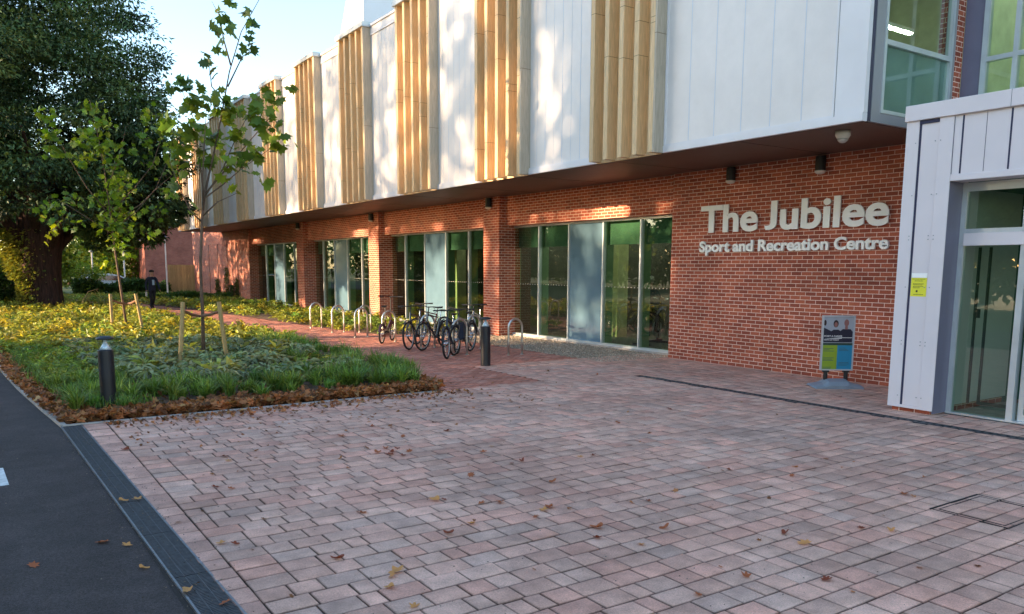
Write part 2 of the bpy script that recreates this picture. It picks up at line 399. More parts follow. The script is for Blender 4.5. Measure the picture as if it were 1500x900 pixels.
b = MB(); b.quad((-600, -300, -.06), (600, -300, -.06), (600, 900, -.06), (-600, 900, -.06)); tag(b.build('ground', M['lawn']), kind='structure')
road = [(x, y) for x, y in KERB]
b = MB()
for i in range(len(KERB) - 1):
    (x0, y0), (x1, y1) = KERB[i], KERB[i + 1]
    b.quad((x0 - 6.2, y0, -.02), (x0, y0, -.02), (x1, y1, -.02), (x1 - 6.2, y1, -.02))
tag(b.build('road', M['asphalt']), kind='structure')
b = MB(); b.quad((-.9, 8.52, -.0165), (.155, 8.56, -.0165), (.13, 9.33, -.0165), (-.9, 9.37, -.0165)); tag(b.build('road_marking', M['road_white']), kind='structure')
b = MB(); b.quad((1.0, -4, -.016), (13.6, -4, -.016), (13.6, 11.4, -.016), (.85, 11.4, -.016)); b.quad((6.0, 11.4, -.016), (13.6, 11.4, -.016), (13.6, 22, -.016), (6.0, 22, -.016))
tag(b.build('paving_bed', M['joint']), kind='structure')
sheet('footpath_base', PATH_L[4:] + PATH_R[::-1], -.0155, M['joint'])

def undulate(x, y): return .0
# planting bed soil: gently domed sheet
def soil(name, poly, h):
    xs = np.arange(-1, 14, .35); ys = np.arange(11.3, 60, .45); G = np.stack(np.meshgrid(xs, ys, indexing='ij'), -1); P = G.reshape(-1, 2)
    ins = in_poly(P, poly).reshape(len(xs), len(ys)); b = MB()
    bm = bmesh.new(); vs = [bm.verts.new((x, y, 0)) for x, y in poly]; f = bm.faces.new(vs); bmesh.ops.triangulate(bm, faces=[f])
    bmesh.ops.subdivide_edges(bm, edges=bm.edges[:], cuts=12, use_grid_fill=True)
    pl = np.array(poly + [poly[0]])
    for v in bm.verts:
        p = np.array([v.co.x, v.co.y]); a = pl[:-1]; d = pl[1:] - a
        t = np.clip(((p - a) * d).sum(1) / (d * d).sum(1), 0, 1); ds = np.sqrt((((a + d * t[:, None]) - p) ** 2).sum(1)).min()
        v.co.z = -.02 + h * min(1, ds / .5) + .02 * math.sin(v.co.x * 5) * math.sin(v.co.y * 3.3) * min(1, ds)
    me = bpy.data.meshes.new(name); bm.to_mesh(me); bm.free(); me.materials.append(M['soil']); return tag(link(name, me, smooth=True), kind='structure')
soil('planting_bed', BED1, .06)
soil('planting_bed', BED2, .05)

# block paving, every block a small chamfered slab in one sheet
def pavers(name, rects, tint, jit=.0022):
    n = len(rects); Rr = np.array(rects); x0, x1, y0, y1 = [Rr[:, i] for i in range(4)]
    g = .004; c = rng.uniform(.006, .010, n); z = rng.normal(0, jit * .6, n)
    sx = rng.normal(0, jit, n); sy = rng.normal(0, jit, n)
    V = np.zeros((n, 12, 3)); j = rng.normal(0, .0016, (n, 8))
    for k, (ex, ey) in enumerate(((0, 0), (1, 0), (1, 1), (0, 1))):
        X = np.where(ex, x1 - g, x0 + g) + j[:, k]; Y = np.where(ey, y1 - g, y0 + g) + j[:, k + 4]
        V[:, k] = np.stack([X, Y, np.full(n, -.016)], 1)
        V[:, 4 + k] = np.stack([X, Y, z - .005], 1)
        V[:, 8 + k] = np.stack([X + (c if not ex else -c), Y + (c if not ey else -c), z + sx * (ex - .5) + sy * (ey - .5)], 1)
    fs = [[8, 9, 10, 11]] + [[4 + k, 4 + (k + 1) % 4, 8 + (k + 1) % 4, 8 + k] for k in range(4)] + [[k, (k + 1) % 4, 4 + (k + 1) % 4, 4 + k] for k in range(4)]
    F = (np.arange(n)[:, None, None] * 12 + np.array(fs)[None]).reshape(-1, 4)
    o = np_obj(name, V.reshape(-1, 3), F, M['paver'], (tint[:, None, :] * np.array([.12] * 4 + [.50] * 4 + [1.] * 4)[None, :, None]).reshape(-1, 3)); return tag(o, kind='structure')

def lowf(x, y): return .5 + .5 * math.sin(x * 1.1 + 1.7 * math.sin(y * .6)) * math.sin(y * .9 + 1.3 * math.sin(x * .7))
rects = []; tl = []; y = -2.0; row = 0
while y < 13.75:
    xa = 1.315 if y < 11.2 else 8.35; x = xa - rnd.choice((0, .05, .1)) * 0
    xend = 13.45
    while x < xend:
        l = rnd.choice((.20, .255, .255, .285, .285, .14)); l = min(l, xend + .1 - x)
        if x < 10.29 < x + l and y < 10.8:
            if 10.215 - x > .05: rects.append((x, 10.215, y, y + .2)); tl.append((.95, .9, .88))
            if x + l - 10.375 > .05: rects.append((10.375, x + l, y, y + .2)); tl.append((.95, .9, .88))
            x += l; continue
        if x < 10.375 and x + l > 10.215 and y < 10.8:
            if x < 10.215: rects.append((x, 10.215, y, y + .2))
            else: rects.append((10.375, x + l, y, y + .2))
            tl.append((.95, .9, .88)); x += l; continue
        rects.append((x, x + l, y, y + .2)); k = rnd.random() * .85 + lowf(x, y) * .25
        if k < .24: t = (.86, .94, .97)
        elif k < .50: t = (.98, .99, .98)
        elif k < .85: t = (1.04, .96, .93)
        else: t = (1.08, .88, .84)
        g = rnd.uniform(.82, 1.08); tl.append([(.35 * 1.0 + .65 * q) * g for q in t]); x += l
    y += .2; row += 1
y = -2.0
while y < 11.2:   # border course beside the drain
    f = (11.36 - y) / (11.36 - 4.65); xl = 1.035 + f * .125
    l = rnd.choice((.2, .25)); rects.append((xl, 1.313, y, y + l)); g = rnd.uniform(.8, 1.1); tl.append((g, g * .95, g * .95)); y += l
pavers('block_paving', rects, np.array(tl))
rects = []; tl = []; POLY = PATH_L + PATH_R[::-1] + [(11.1, 21.6), (11.1, 13.75), (8.35, 13.75), (8.35, 11.3)]
y = 11.3; r = 0
while y < 56:
    x = 0 - (r % 2) * .1
    while x < 11.3:
        if y > 13.75 or x < 8.35 - .1:
            rects.append((x, x + .2, y, y + .1))
        x += .2
    y += .1; r += 1
A = np.array(rects); keep = in_poly(np.stack([(A[:, 0] + A[:, 1]) / 2, (A[:, 2] + A[:, 3]) / 2], 1), POLY); A = A[keep]
g = rng.uniform(.66, .98, (len(A), 1)); tn = g * np.where(rng.random((len(A), 1)) < .25, [[1.0, .78, .74]], [[1.02, .66, .58]])
pavers('footpath', A, tn)
sheet('gravel_strip', [(11.12, 12.92), (13.4, 12.92), (13.4, 21.6), (11.12, 21.6)], -.004, M['gravel'])
n = 9000; C = np.stack([rng.uniform(11.15, 13.4, n), rng.uniform(12.95, 21.6, n), np.full(n, -.002)], 1)
def stones(name, C, s, tint, m, lab=None):
    n = len(C); T = np.array([[1, 0, 0], [0, 1, 0], [-1, 0, 0], [0, -1, 0], [0, 0, .8], [0, 0, -.3]]); a = rng.uniform(0, 6.28, n)
    S = s[:, None] * rng.uniform(.6, 1.2, (n, 3)); V = T[None] * S[:, None, :]
    ca, sa = np.cos(a)[:, None], np.sin(a)[:, None]
    X = V[..., 0] * ca - V[..., 1] * sa; Y = V[..., 0] * sa + V[..., 1] * ca
    V = np.stack([X, Y, V[..., 2]], -1) + C[:, None, :]
    f = np.array([[0, 1, 4], [1, 2, 4], [2, 3, 4], [3, 0, 4], [1, 0, 5], [2, 1, 5], [3, 2, 5], [0, 3, 5]])
    F = (np.arange(n)[:, None, None] * 6 + f[None]).reshape(-1, 3)
    o = np_obj(name, V.reshape(-1, 3), F, m, np.repeat(tint, 6, 0)); return tag(o, kind='stuff')
tag(stones('gravel', C, rng.uniform(.012, .028, n), tints(n, .5, 1.3, .08), M['stone']), label='brown gravel strip at the foot of the glazing')
n = 2600; px = rng.uniform(1.3, 11, n); py = rng.uniform(1.5, 11, n); px[:900] = np.where(rng.random(900) < .5, rng.uniform(-1, 1.2, 900), gx(py[:900]) - .02 + rng.normal(0, .05, 900)); px[900:1300] = rng.uniform(.9, 1.25, 400)
tag(stones('seed_debris', np.stack([px, py, np.full(n, .001)], 1), rng.uniform(.003, .008, n), tints(n, .1, .5, .1), M['stone']), label='small dark seeds and grit strewn over the paving')

# kerb edging
def kerb_line(a, b_, wd, z1, seg=.92, label=None):
    mb = MB(); a = Vector((*a, 0)); e = Vector((*b_, 0)); d = (e - a); L = d.length; d.normalize(); nrm = Vector((-d.y, d.x, 0)); t = 0
    while t < L - .01:
        l = min(seg, L - t); p = a + d * (t + .004); q = a + d * (t + l - .004)
        mb.prism([(p.x, p.y), (q.x, q.y), (q.x + nrm.x * wd, q.y + nrm.y * wd), (p.x + nrm.x * wd, p.y + nrm.y * wd)], -.05, z1); t += l
    return mb
mb = kerb_line((6.2, 11.27), (.82, 11.31), -.06, .012)
tag(mb.build('kerb', M['kerb'], bevel=.004), kind='structure')
for i in range(2, 7):
    mb = kerb_line(KERB[i], KERB[i + 1], -.07, .018, .9); tag(mb.build('kerb', M['kerb'], bevel=.004), kind='structure')

# channel drain along the road, one grating per metre
proto = None
for i in range(13):
    y0 = 11.3 - (i + 1) * 1.0
    if i == 0:
        proto = thing('drain_grate', 'x', 'drain', (gx(y0), y0, 0), 0, 'black gratings of the channel drain beside the road')
        mb = MB(); mb.box(.0, .235, 0, 1.0, -.10, -.052); mb.build('channel', M['dark'], proto, world=False)
        mb = MB(); s = -.15 / 6.71
        for xo, wd in ((0, .014), (.221, .014)):
            mb.add([(xo, 0, -.05), (xo + wd, 0, -.05), (xo + wd, .995, -.05), (xo, .995, -.05), (xo, 0, .002), (xo + wd, 0, .002), (xo + wd, .995, .002), (xo, .995, .002)],
                   [(0, 3, 2, 1), (4, 5, 6, 7), (0, 1, 5, 4), (2, 3, 7, 6), (1, 2, 6, 5), (0, 4, 7, 3)])
        mb.build('edge_rail', M['steel'], proto, world=False)
        mb = MB(); yy = .012
        while yy < .985:
            for k in range(6):
                xa = .014 + k * .0345; o_ = .010 if k % 2 else 0
                mb.add([(xa, yy + o_, -.02), (xa + .0345, yy + .010 - o_, -.02), (xa + .0345, yy + .021 - o_, -.02), (xa, yy + .011 + o_, -.02), (xa, yy + o_, -.003), (xa + .0345, yy + .010 - o_, -.003), (xa + .0345, yy + .021 - o_, -.003), (xa, yy + .011 + o_, -.003)],
                       [(4, 5, 6, 7), (0, 1, 5, 4), (2, 3, 7, 6)])
            yy += .0235
        for xo in (.075, .15): mb.box(xo, xo + .006, .005, .99, -.03, -.002)
        mb.build('grating', M['grate'], proto, world=False)
        g_ = proto
    else: g_ = dup(proto, (gx(y0), y0, 0))
    g_.rotation_euler = (0, 0, math.atan(.15 / 6.71))
    g_['label'] = 'black slotted grating of the channel drain between the road and the paving'
# slot drain by the building
mb = MB(); mb.box(10.24, 10.36, -3, 10.85, -.05, -.012); mb.cur = 1; mb.box(10.225, 10.245, -3, 10.86, -.05, .003); mb.box(10.345, 10.365, -3, 10.86, -.05, .003)
yy = -3
while yy < 10.85: mb.box(10.246, 10.344, yy, yy + .05, -.011, -.004); yy += .1
tag(mb.build('slot_drain', [M['dark'], M['grate']]), 'long narrow dark drain slot in the paving before the entrance', 'drain')
# recessed inspection cover frame
mb = MB()
for (x0, x1, y0, y1) in ((6.57, 7.36, 3.40, 3.412), (6.57, 7.36, 2.78, 2.792), (6.57, 6.582, 2.78, 3.412), (7.348, 7.36, 2.78, 3.412), (6.62, 7.31, 3.352, 3.36), (6.62, 7.31, 2.832, 2.84), (6.62, 6.628, 2.832, 3.36), (7.302, 7.31, 2.832, 3.36)):
    mb.box(x0, x1, y0, y1, -.02, .0025)
tag(mb.build('inspection_cover', M['joint']), 'thin metal frame of a paved inspection cover near the doors', 'cover')

M['frost'] = mat('grey_teal_spandrel', (.27, .30, .34), .15, var=.12, vscale=1.5)
# ================================================================== BUILDING
BL = thing('leisure_centre', 'long two storey brick leisure centre with an overhanging white and timber upper floor', 'building', (13, 7, 0))
XW, XG, ZS, XB, ZT, YC = 12.95, 13.42, 4.05, 10.50, 9.15, 6.80
def part(name, mb, m, parent=BL, **k): return mb.build(name, m, parent, **k)
mb = MB(); mb.box(XW, XW + .42, 6.3, 12.85, 0, ZS); part('brick_wall', mb, M['brick'])
bays = [(12.85, 19.72, [19.86, 18.47, 17.10, 15.69, 14.31, 12.85]), (20.55, 28.1, [28.30, 26.88, 25.35, 23.83, 22.33, 20.9]), (28.95, 36.2, [36.65, 35.2, 33.86, 32.37, 30.85, 29.3]), (37.2, 45.2, [45.4, 43.7, 42.25, 40.7, 39.16, 37.7])]
piers = [(19.70, 20.56), (28.02, 28.94), (36.25, 37.20)]
for (a, c, ms) in bays:
    mb = MB(); mb.box(13.08, 13.36, a, c + (.9 if c < 40 else 0), 3.21, ZS); part('brick_lintel', mb, M['brick'])
for a, c in piers:
    mb = MB(); mb.box(12.85, 13.6, a, c, 0, ZS); part('brick_pier', mb, M['brick'])
mb = MB(); mb.box(12.90, 13.6, 45.2, 58.6, 0, 4.3); part('brick_wall', mb, M['brick'])
mb = MB(); mb.box(12.88, 13.65, 45.2, 58.6, 4.3, 4.38); part('coping', mb, M['cap'])
for i, yv in enumerate((47.4, 49.6, 51.8, 54.0)):
    mb = MB(); mb.tube([(12.86, yv, 0), (12.86, yv, 3.35)], .014, 6); mb.box(12.86, 12.9, yv - .02, yv + .02, 3.3, 3.36); part('climbing_wire', mb, M['black'])
for bi, (a, c, ms) in enumerate(bays):
    ya, yb = ms[-1], ms[0]
    yb2 = yb
    mb = MB(); mb.box(XG - .05, XG + .08, ya, yb, 3.16, 3.21); mb.box(XG - .09, XG + .10, ya, yb, 0.0, .09)
    for yv in ms: mb.box(XG - .045, XG + .07, yv - .022, yv + .022, .09, 3.16)
    win = part('window', mb, M['alu'])
    mb = MB(); mb.box(XG - .16, XG - .06, ya, yb, -.01, .035); part('sill', mb, M['kerb'], win)
    mb = MB()
    for k in range(5):
        if k == 2: continue
        mb.quad((XG, ms[k + 1], .09), (XG, ms[k], .09), (XG, ms[k], 3.16), (XG, ms[k + 1], 3.16))
    part('glass', mb, M['glass'], win)
    mb = MB(); mb.box(XG - .004, XG + .02, ms[3] + .02, ms[2] - .02, .09, 3.16); part('infill_panel', mb, M['infill'], win)
    mb = MB()
    for k in range(5):
        if k == 2: continue
        mb.box(XG + .075, XG + .30, ms[k] - .03, ms[k] - .005, .09, 3.16)
    part('mullion_side', mb, M['mullgreen'], win)  # deep mullion sides, with the glass tint put into their green
    mb = MB()
    for k in range(5):
        if k == 2: continue
        mb.box(XG + .13, XG + .14, ms[k + 1] + .03, ms[k] - .03, 2.60, 3.2)
        mb.box(XG + .12, XG + .15, ms[k + 1] + .03, ms[k] - .03, 2.585, 2.61)
    part('roller_blind', mb, M['blind'], win)
    mb = MB()
    for k in range(5):
        if k == 2: continue
        yy = ms[k + 1] + .08
        while yy < ms[k] - .06: mb.box(XG - .003, XG - .001, yy, yy + .022, 1.52, 1.542); yy += .12
    part('safety_dots', mb, M['lens'], win)
# soffit and box
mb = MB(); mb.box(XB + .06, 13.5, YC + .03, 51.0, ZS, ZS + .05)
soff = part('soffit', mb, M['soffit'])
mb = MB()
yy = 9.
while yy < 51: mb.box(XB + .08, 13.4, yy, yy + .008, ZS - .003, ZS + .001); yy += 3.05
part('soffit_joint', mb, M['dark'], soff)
mb = MB(); mb.box(XB + .2, 24, YC + .1, 51, ZT - .1, ZT); part('roof', mb, M['grey'])
mb = MB(); mb.box(XB + .1, 24, 50.9, 51, ZS + .05, ZT); mb.box(23.9, 24, YC, 51, ZS, ZT); part('upper_wall', mb, M['whitemetal'])
P0, PD, FW = 10.76, 4.19, 1.80     # first fin group start, period, fin group width
# ends of groups measured one by one
starts = [10.76, 14.94, 19.13, 23.3, 27.45, 31.6, 35.8, 39.95, 44.1, 48.3]
ends = [12.53, 16.85, 21.09, 25.25, 29.4, 33.5, 37.7, 41.9, 46.0, 50.2]
def cladding(ya, yb, first=False):
    mb = MB(); mb.box(XB + .03, XB + .12, ya, yb, ZS + .14, ZT - .25)
    o = part('cladding_panel', mb, M['panel'])
    mb = MB(); L = yb - ya; k = max(1, round(L / (.58 if L > 3 else .29)))
    for i in range(1, k):
        yv = ya + L * i / k; mb.box(XB + .026, XB + .03, yv - (.007 if L > 3 or i % 2 == 0 else .003), yv + (.007 if L > 3 or i % 2 == 0 else .003), ZS + .15, ZT - .27)
    part('panel_joint', mb, M['rib'], o)
    mb = MB(); mb.box(XB - .015, XB + .1, ya, yb, ZS + .01, ZS + .12); mb.box(XB + .0, XB + .03, ya, yb, ZS + .12, ZS + .15)
    mb.box(XB, XB + .03, ya, ya + .03, ZS + .15, ZT - .25); mb.box(XB, XB + .03, yb - .03, yb, ZS + .15, ZT - .25)
    mb.box(XB + .0, XB + .1, ya, yb, ZT - .25, ZT - .22)
    part('panel_frame', mb, M['whitemetal'], o)
    mb = MB(); mb.box(XB + .01, XB + .1, ya, yb, ZT - .22, ZT); part('panel_head', mb, M['whitemetal'], o)
cladding(7.27, starts[0] - .06)
for i in range(len(starts) - 1): cladding(ends[i] + .01, starts[i + 1] - .01)
cladding(ends[-1], 51.0)
for i, (a, c) in enumerate(zip(starts, ends)):
    mb = MB(); wdt = c - a; n = 5; pitch = (wdt - .12) / (n - 1)
    for k in range(n):
        y0 = a + k * pitch; g = rnd.uniform(.86, 1.1); mb.tint = (g, g, g)
        mb.box(XB - .22, XB + .03, y0, y0 + .115, ZS + .02, ZT - .02)
        # butt joint lines in each board
        mb.tint = (.25, .2, .15)
        for q in range(2):
            zz = rnd.uniform(ZS + .6, ZT - .6); mb.box(XB - .222, XB + .02, y0 - .002, y0 + .117, zz, zz + .007)
    fg = part('timber_fins', mb, M['fin'])
    mb = MB(); mb.box(XB + .028, XB + .1, a, c, ZS + .05, ZT - .03); mb.box(XB + .0, XB + .027, a, c, ZS + .0, ZS + .05); part('backing_board', mb, M['fin'], fg)
    mb = MB(); mb.box(XB - .23, XB + .1, a - .055, a - .008, ZS + .01, ZT - .02); mb.tint = (.45, .4, .35); z_ = rnd.uniform(5, 6.5); mb.box(XB - .232, XB + .1, a - .057, a - .006, z_, z_ + .01); part('end_board', mb, M['finlight'], fg)
    mb = MB(); mb.box(XB - .28, XB + .12, a - .1, c + .06, ZT - .02, ZT + .13); part('fin_cap', mb, M['cap'], fg, bevel=.01)
mb = MB(); mb.box(XB - .03, XB + .35, YC, 51.05, ZT + .001, ZT + .06); part('parapet_coping', mb, M['whitemetal'])
# metal corner
mb = MB(); mb.box(XB + .01, XB + .1, YC, 7.262, ZS + .13, ZT); part('corner_panel', mb, M['whitemetal'])
mb = MB(); mb.box(XB - .015, XB + .1, YC, 7.27, ZS + .01, ZS + .125); part('corner_trim', mb, M['whitemetal'])
mb = MB(); mb.box(XB + .015, XB + .02, 7.262, 7.27, ZS + .13, ZT); mb.box(XB + .101, XB + .16, YC - .01, YC + .02, ZS + .02, ZT); part('shadow_gap', mb, M['darktrim'])
mb = MB(); ya, yb = YC - .02, YC + .1
mb.box(XB + .161, 10.87, ya, yb, ZS + .01, ZT); mb.box(10.87, 12.70, ya, yb, ZS + .01, 4.20); mb.box(12.68, 12.76, ya, yb, 4.2, ZT); mb.box(10.87, 12.68, ya, yb, 8.6, ZT)
part('side_frame', mb, M['grey'])
mb = MB(); mb.box(10.871, 10.93, YC - .03, YC + .05, 4.201, 8.6); mb.box(12.61, 12.679, YC - .03, YC + .05, 4.201, 8.6); mb.box(10.93, 12.61, YC - .03, YC + .05, 5.14, 5.21); mb.box(10.93, 12.61, YC - .03, YC + .05, 4.201, 4.25); mb.box(10.93, 12.61, YC - .03, YC + .05, 7.3, 7.37)
sw = part('side_window', mb, M['alu'])
mb = MB(); mb.quad((10.93, YC + .01, 4.25), (12.61, YC + .01, 4.25), (12.61, YC + .01, 8.6), (10.93, YC + .01, 8.6)); part('glass', mb, M['glass_up'], sw)
mb = MB(); mb.box(12.765, 12.99, YC - .01, YC + .25, ZS, ZT); part('brick_strip', mb, M['brick'])
mb = MB(); mb.box(10.935, 12.605, YC + .03, YC + .04, 4.255, 5.135); part('frosted_panel', mb, M['frost'], sw)
# set-back upper wall over the entrance (x = 13)
mb = MB(); mb.box(13.0, 13.15, 6.50, 6.788, 4.2, ZT); part('metal_panel', mb, M['reveal'])
mb = MB()
for (y0, y1, z0, z1) in ((6.42, 6.50, 4.2, 9), (5.98, 6.05, 4.2, 9), (5.2, 5.27, 4.2, 9), (4.4, 4.47, 4.2, 9), (6.05, 6.42, 5.12, 5.19), (5.27, 5.98, 5.12, 5.19), (4.47, 5.2, 5.12, 5.19)):
    mb.box(12.98, 13.08, y0, y1, z0, z1)
uw = part('upper_window', mb, M['alu'])
mb = MB(); mb.quad((13.02, 4.4, 4.2), (13.02, 6.42, 4.2), (13.02, 6.42, 9), (13.02, 4.4, 9)); part('glass', mb, M['glass_up'], uw)
mb = MB(); mb.box(12.99, 13.2, -6, 4.4, 4.2, ZT); part('upper_wall', mb, M['lav'])
mb = MB(); mb.box(12.95, 24, -6, YC, ZT, ZT + .15); part('roof', mb, M['grey'])
# roof plant enclosure
mb = MB()
mb.add([(12.5, 28.2, 9.1), (18, 28.2, 9.1), (18, 28.2, 13.2), (12.5, 28.2, 13.2), (12.5, 31.4, 9.1), (18, 31.4, 9.1), (18, 29.0, 13.2), (12.5, 29.0, 13.2)], [(0, 1, 2, 3), (5, 4, 7, 6), (4, 0, 3, 7), (1, 5, 6, 2), (3, 2, 6, 7)])
part('plant_enclosure', mb, M['whitemetal'])
# interior ground floor
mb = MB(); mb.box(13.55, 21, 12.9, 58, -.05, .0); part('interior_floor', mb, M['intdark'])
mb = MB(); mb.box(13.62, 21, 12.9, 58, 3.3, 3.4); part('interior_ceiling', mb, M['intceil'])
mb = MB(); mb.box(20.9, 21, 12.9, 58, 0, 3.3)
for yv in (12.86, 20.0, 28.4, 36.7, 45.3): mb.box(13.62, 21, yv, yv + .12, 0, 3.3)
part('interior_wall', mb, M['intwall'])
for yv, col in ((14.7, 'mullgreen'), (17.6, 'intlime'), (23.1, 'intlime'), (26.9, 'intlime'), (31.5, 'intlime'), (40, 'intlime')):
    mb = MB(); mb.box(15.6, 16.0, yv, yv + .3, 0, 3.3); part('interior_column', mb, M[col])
# upper side room
mb = MB(); mb.box(10.7, 24, YC + .12, 12.5, 4.11, 4.16); part('upper_room_floor', mb, M['intwall'])
mb = MB(); mb.box(10.7, 16, 11.9, 12.0, 4.16, 9); part('upper_room_wall', mb, M['intpale'])
mb = MB(); mb.box(13.6, 16, YC + .14, 7.0, 4.16, 9); part('upper_room_wall', mb, M['intpale'])
mb = MB(); mb.box(15.9, 16, 7.0, 12.0, 4.16, 9); mb.box(12.7, 12.95, 8.5, 8.8, 4.16, 9); part('upper_room_wall', mb, M['intpale'])
mb = MB(); mb.box(10.62, 16, YC + .14, 12, 8.2, 8.3); part('upper_room_ceiling', mb, M['intceil'])
mb = MB(); mb.box(10.62, 10.66, YC + .14, 12, 4.16, 8.3); part('upper_room_wall', mb, M['intwall'])
mb = MB(); mb.box(13.2, 17, 4.2, 6.6, 4.2, 4.25); mb.box(16.9, 17, 3, 6.7, 4.2, 9); mb.box(13.2, 17, 6.6, 6.7, 4.2, 9); mb.box(13.2, 17, 3, 3.1, 4.2, 9); part('landing_wall', mb, M['intpale'])
mb = MB(); mb.box(13.2, 17, 3, 6.6, 8.2, 8.3); part('landing_ceiling', mb, M['intceil'])
mb = MB(); mb.box(15.2, 15.3, 5.2, 5.9, 4.3, 6.6); part('landing_door', mb, M['intdark'])

# ---- entrance porch
PR = thing('entrance_porch', 'single storey lilac grey metal clad entrance porch with glazed sliding doors', 'porch', (10.85, 5, 0))
XP = 10.85
mb = MB(); mb.box(XP, 12.94, 5.71, 6.33, .10, 4.0)
cp = part('side_pier', mb, M['lav'], PR)
mb = MB(); mb.box(XP - .018, XP, 6.165, 6.345, .09, 4.0); mb.box(XP - .018, XP, 5.70, 5.89, .10, 4.0); mb.box(XP - .02, XP, 5.70, 6.345, .06, .10); part('cover_strip', mb, M['lav'], cp, bevel=.003)
mb = MB(); mb.box(XP - .004, XP - .001, 6.135, 6.165, .1, 4.0); mb.box(XP - .018, XP - .001, 5.895, 6.16, 3.95, 3.995); part('shadow_gap', mb, M['lavdark'], cp)
mb = MB()
for yv in (6.2, 5.93, 5.86):
    for zz in (.22, .95, 1.0, 1.75, 2.4, 2.45, 3.0, 3.7): mb.box(XP - .024, XP - .016, yv - .006, yv + .006, zz, zz + .012)
part('rivet', mb, M['grey'], cp)
mb = MB(); mb.box(XP + .02, 12.9, 5.74, 6.29, 0, .095); part('brick_plinth', mb, M['brick'], PR)
mb = MB(); mb.box(XP - .05, 12.96, -3, 6.36, 4.0, 4.21); part('fascia', mb, M['lav'], PR, bevel=.006)
mb = MB(); mb.box(XP - .052, XP - .049, 5.0, 5.004, 4.0, 4.21); mb.box(XP - .052, XP - .049, 3.2, 3.204, 4.0, 4.21); part('fascia_joint', mb, M['lavdark'], PR)
mb = MB(); mb.box(XP, XP + .3, -3, 5.705, 3.24, 3.999); uc = part('upper_cladding', mb, M['lav'], PR)
mb = MB()
for yv, wdt in ((5.695, .014), (5.575, .022), (5.29, .005), (4.985, .022), (4.70, .005), (4.4, .022), (3.8, .022), (3.2, .022)): mb.box(XP - .003, XP + .001, yv, yv + wdt, 3.25, 3.99)
part('seam', mb, M['lavdark'], uc)
mb = MB(); mb.box(XP - .012, XP + .33, -3, 5.70, 3.16, 3.24); part('head_trim', mb, M['lav'], PR, bevel=.004)
mb = MB(); mb.box(XP + .001, 11.3, 5.704, 5.709, 0.02, 3.16); part('reveal', mb, M['reveal'], PR)
XD = 11.2
mb = MB()
mb.box(XD, XD + .1, 5.64, 5.703, 0, 3.155); mb.box(XD, XD + .1, 4.84, 4.92, 0, 2.5); mb.box(XD, XD + .1, 3.0, 5.64, 3.04, 3.155); mb.box(XD, XD + .1, 3.0, 5.64, 2.49, 2.545); mb.box(XD, XD + .1, 4.84, 4.92, 2.545, 3.04)
mb.box(XD - .02, XD + .12, 3.0, 5.70, 0, .035)
df = part('door_frame', mb, M['alu'], PR)
mb = MB(); mb.box(XD - .025, XD + .09, 3.0, 5.638, 2.32, 2.488); part('header_box', mb, M['lav'], df, bevel=.005)
mb = MB(); mb.quad((XD + .03, 3.0, 2.545), (XD + .03, 5.64, 2.545), (XD + .03, 5.64, 3.04), (XD + .03, 3.0, 3.04)); part('transom_glass', mb, M['glass'], df)
mb = MB(); mb.quad((XD + .04, 4.92, .035), (XD + .04, 5.64, .035), (XD + .04, 5.64, 2.32), (XD + .04, 4.92, 2.32)); part('side_glass', mb, M['glass'], df)
mb = MB(); mb.box(XD + .06, XD + .1, 4.735, 4.80, .036, 2.318); mb.box(XD + .06, XD + .1, 3.8, 3.86, .036, 2.318); mb.box(XD + .06, XD + .1, 3.86, 4.735, .036, .12); mb.box(XD + .06, XD + .1, 3.86, 4.735, 2.25, 2.318)
dl = part('sliding_door', mb, M['alu'], PR)
mb = MB(); mb.quad((XD + .08, 3.86, .12), (XD + .08, 4.735, .12), (XD + .08, 4.735, 2.25), (XD + .08, 3.86, 2.25)); part('glass', mb, M['glass'], dl)
mb = MB(); mb.box(XD - .02, XD + .0, 4.66, 4.69, .35, 1.9); mb.box(XD, XD + .06, 4.665, 4.685, .5, .52); mb.box(XD, XD + .06, 4.665, 4.685, 1.7, 1.72); part('handle', mb, M['alu'], dl)
mb = MB()
for yv in (5.50, 5.36): mb.box(XD + .16, XD + .2, yv - .012, yv + .012, .16, 2.3)
mb.box(XD + .16, XD + .2, 4.95, 5.36, .16, .2)
part('inner_door_leaf', mb, M['intdark'], PR)
mb = MB(); mb.box(XD + .12, XD + .14, 5.41, 5.45, 1.35, 1.47); part('lock_case', mb, M['black'], PR)
mb = MB(); mb.box(XD - .02, 12.94, -3, 5.70, -.04, .012); part('lobby_floor', mb, M['kerb'], PR)
mb = MB(); mb.box(15.5, 15.6, -3, 5.7, .0, 3.2); mb.box(12.95, 15.6, 5.72, 5.8, 0, 3.2); part('lobby_wall', mb, M['lobby'], PR)
mb = MB(); mb.box(XD + .12, 15.5, -3, 5.7, 3.1, 3.2); part('lobby_ceiling', mb, M['lobby'], PR)
mb = MB(); mb.box(12.0, 15.4, 2.4, 2.45, .0, 3.1); part('lobby_screen', mb, M['mullgreen'], PR)

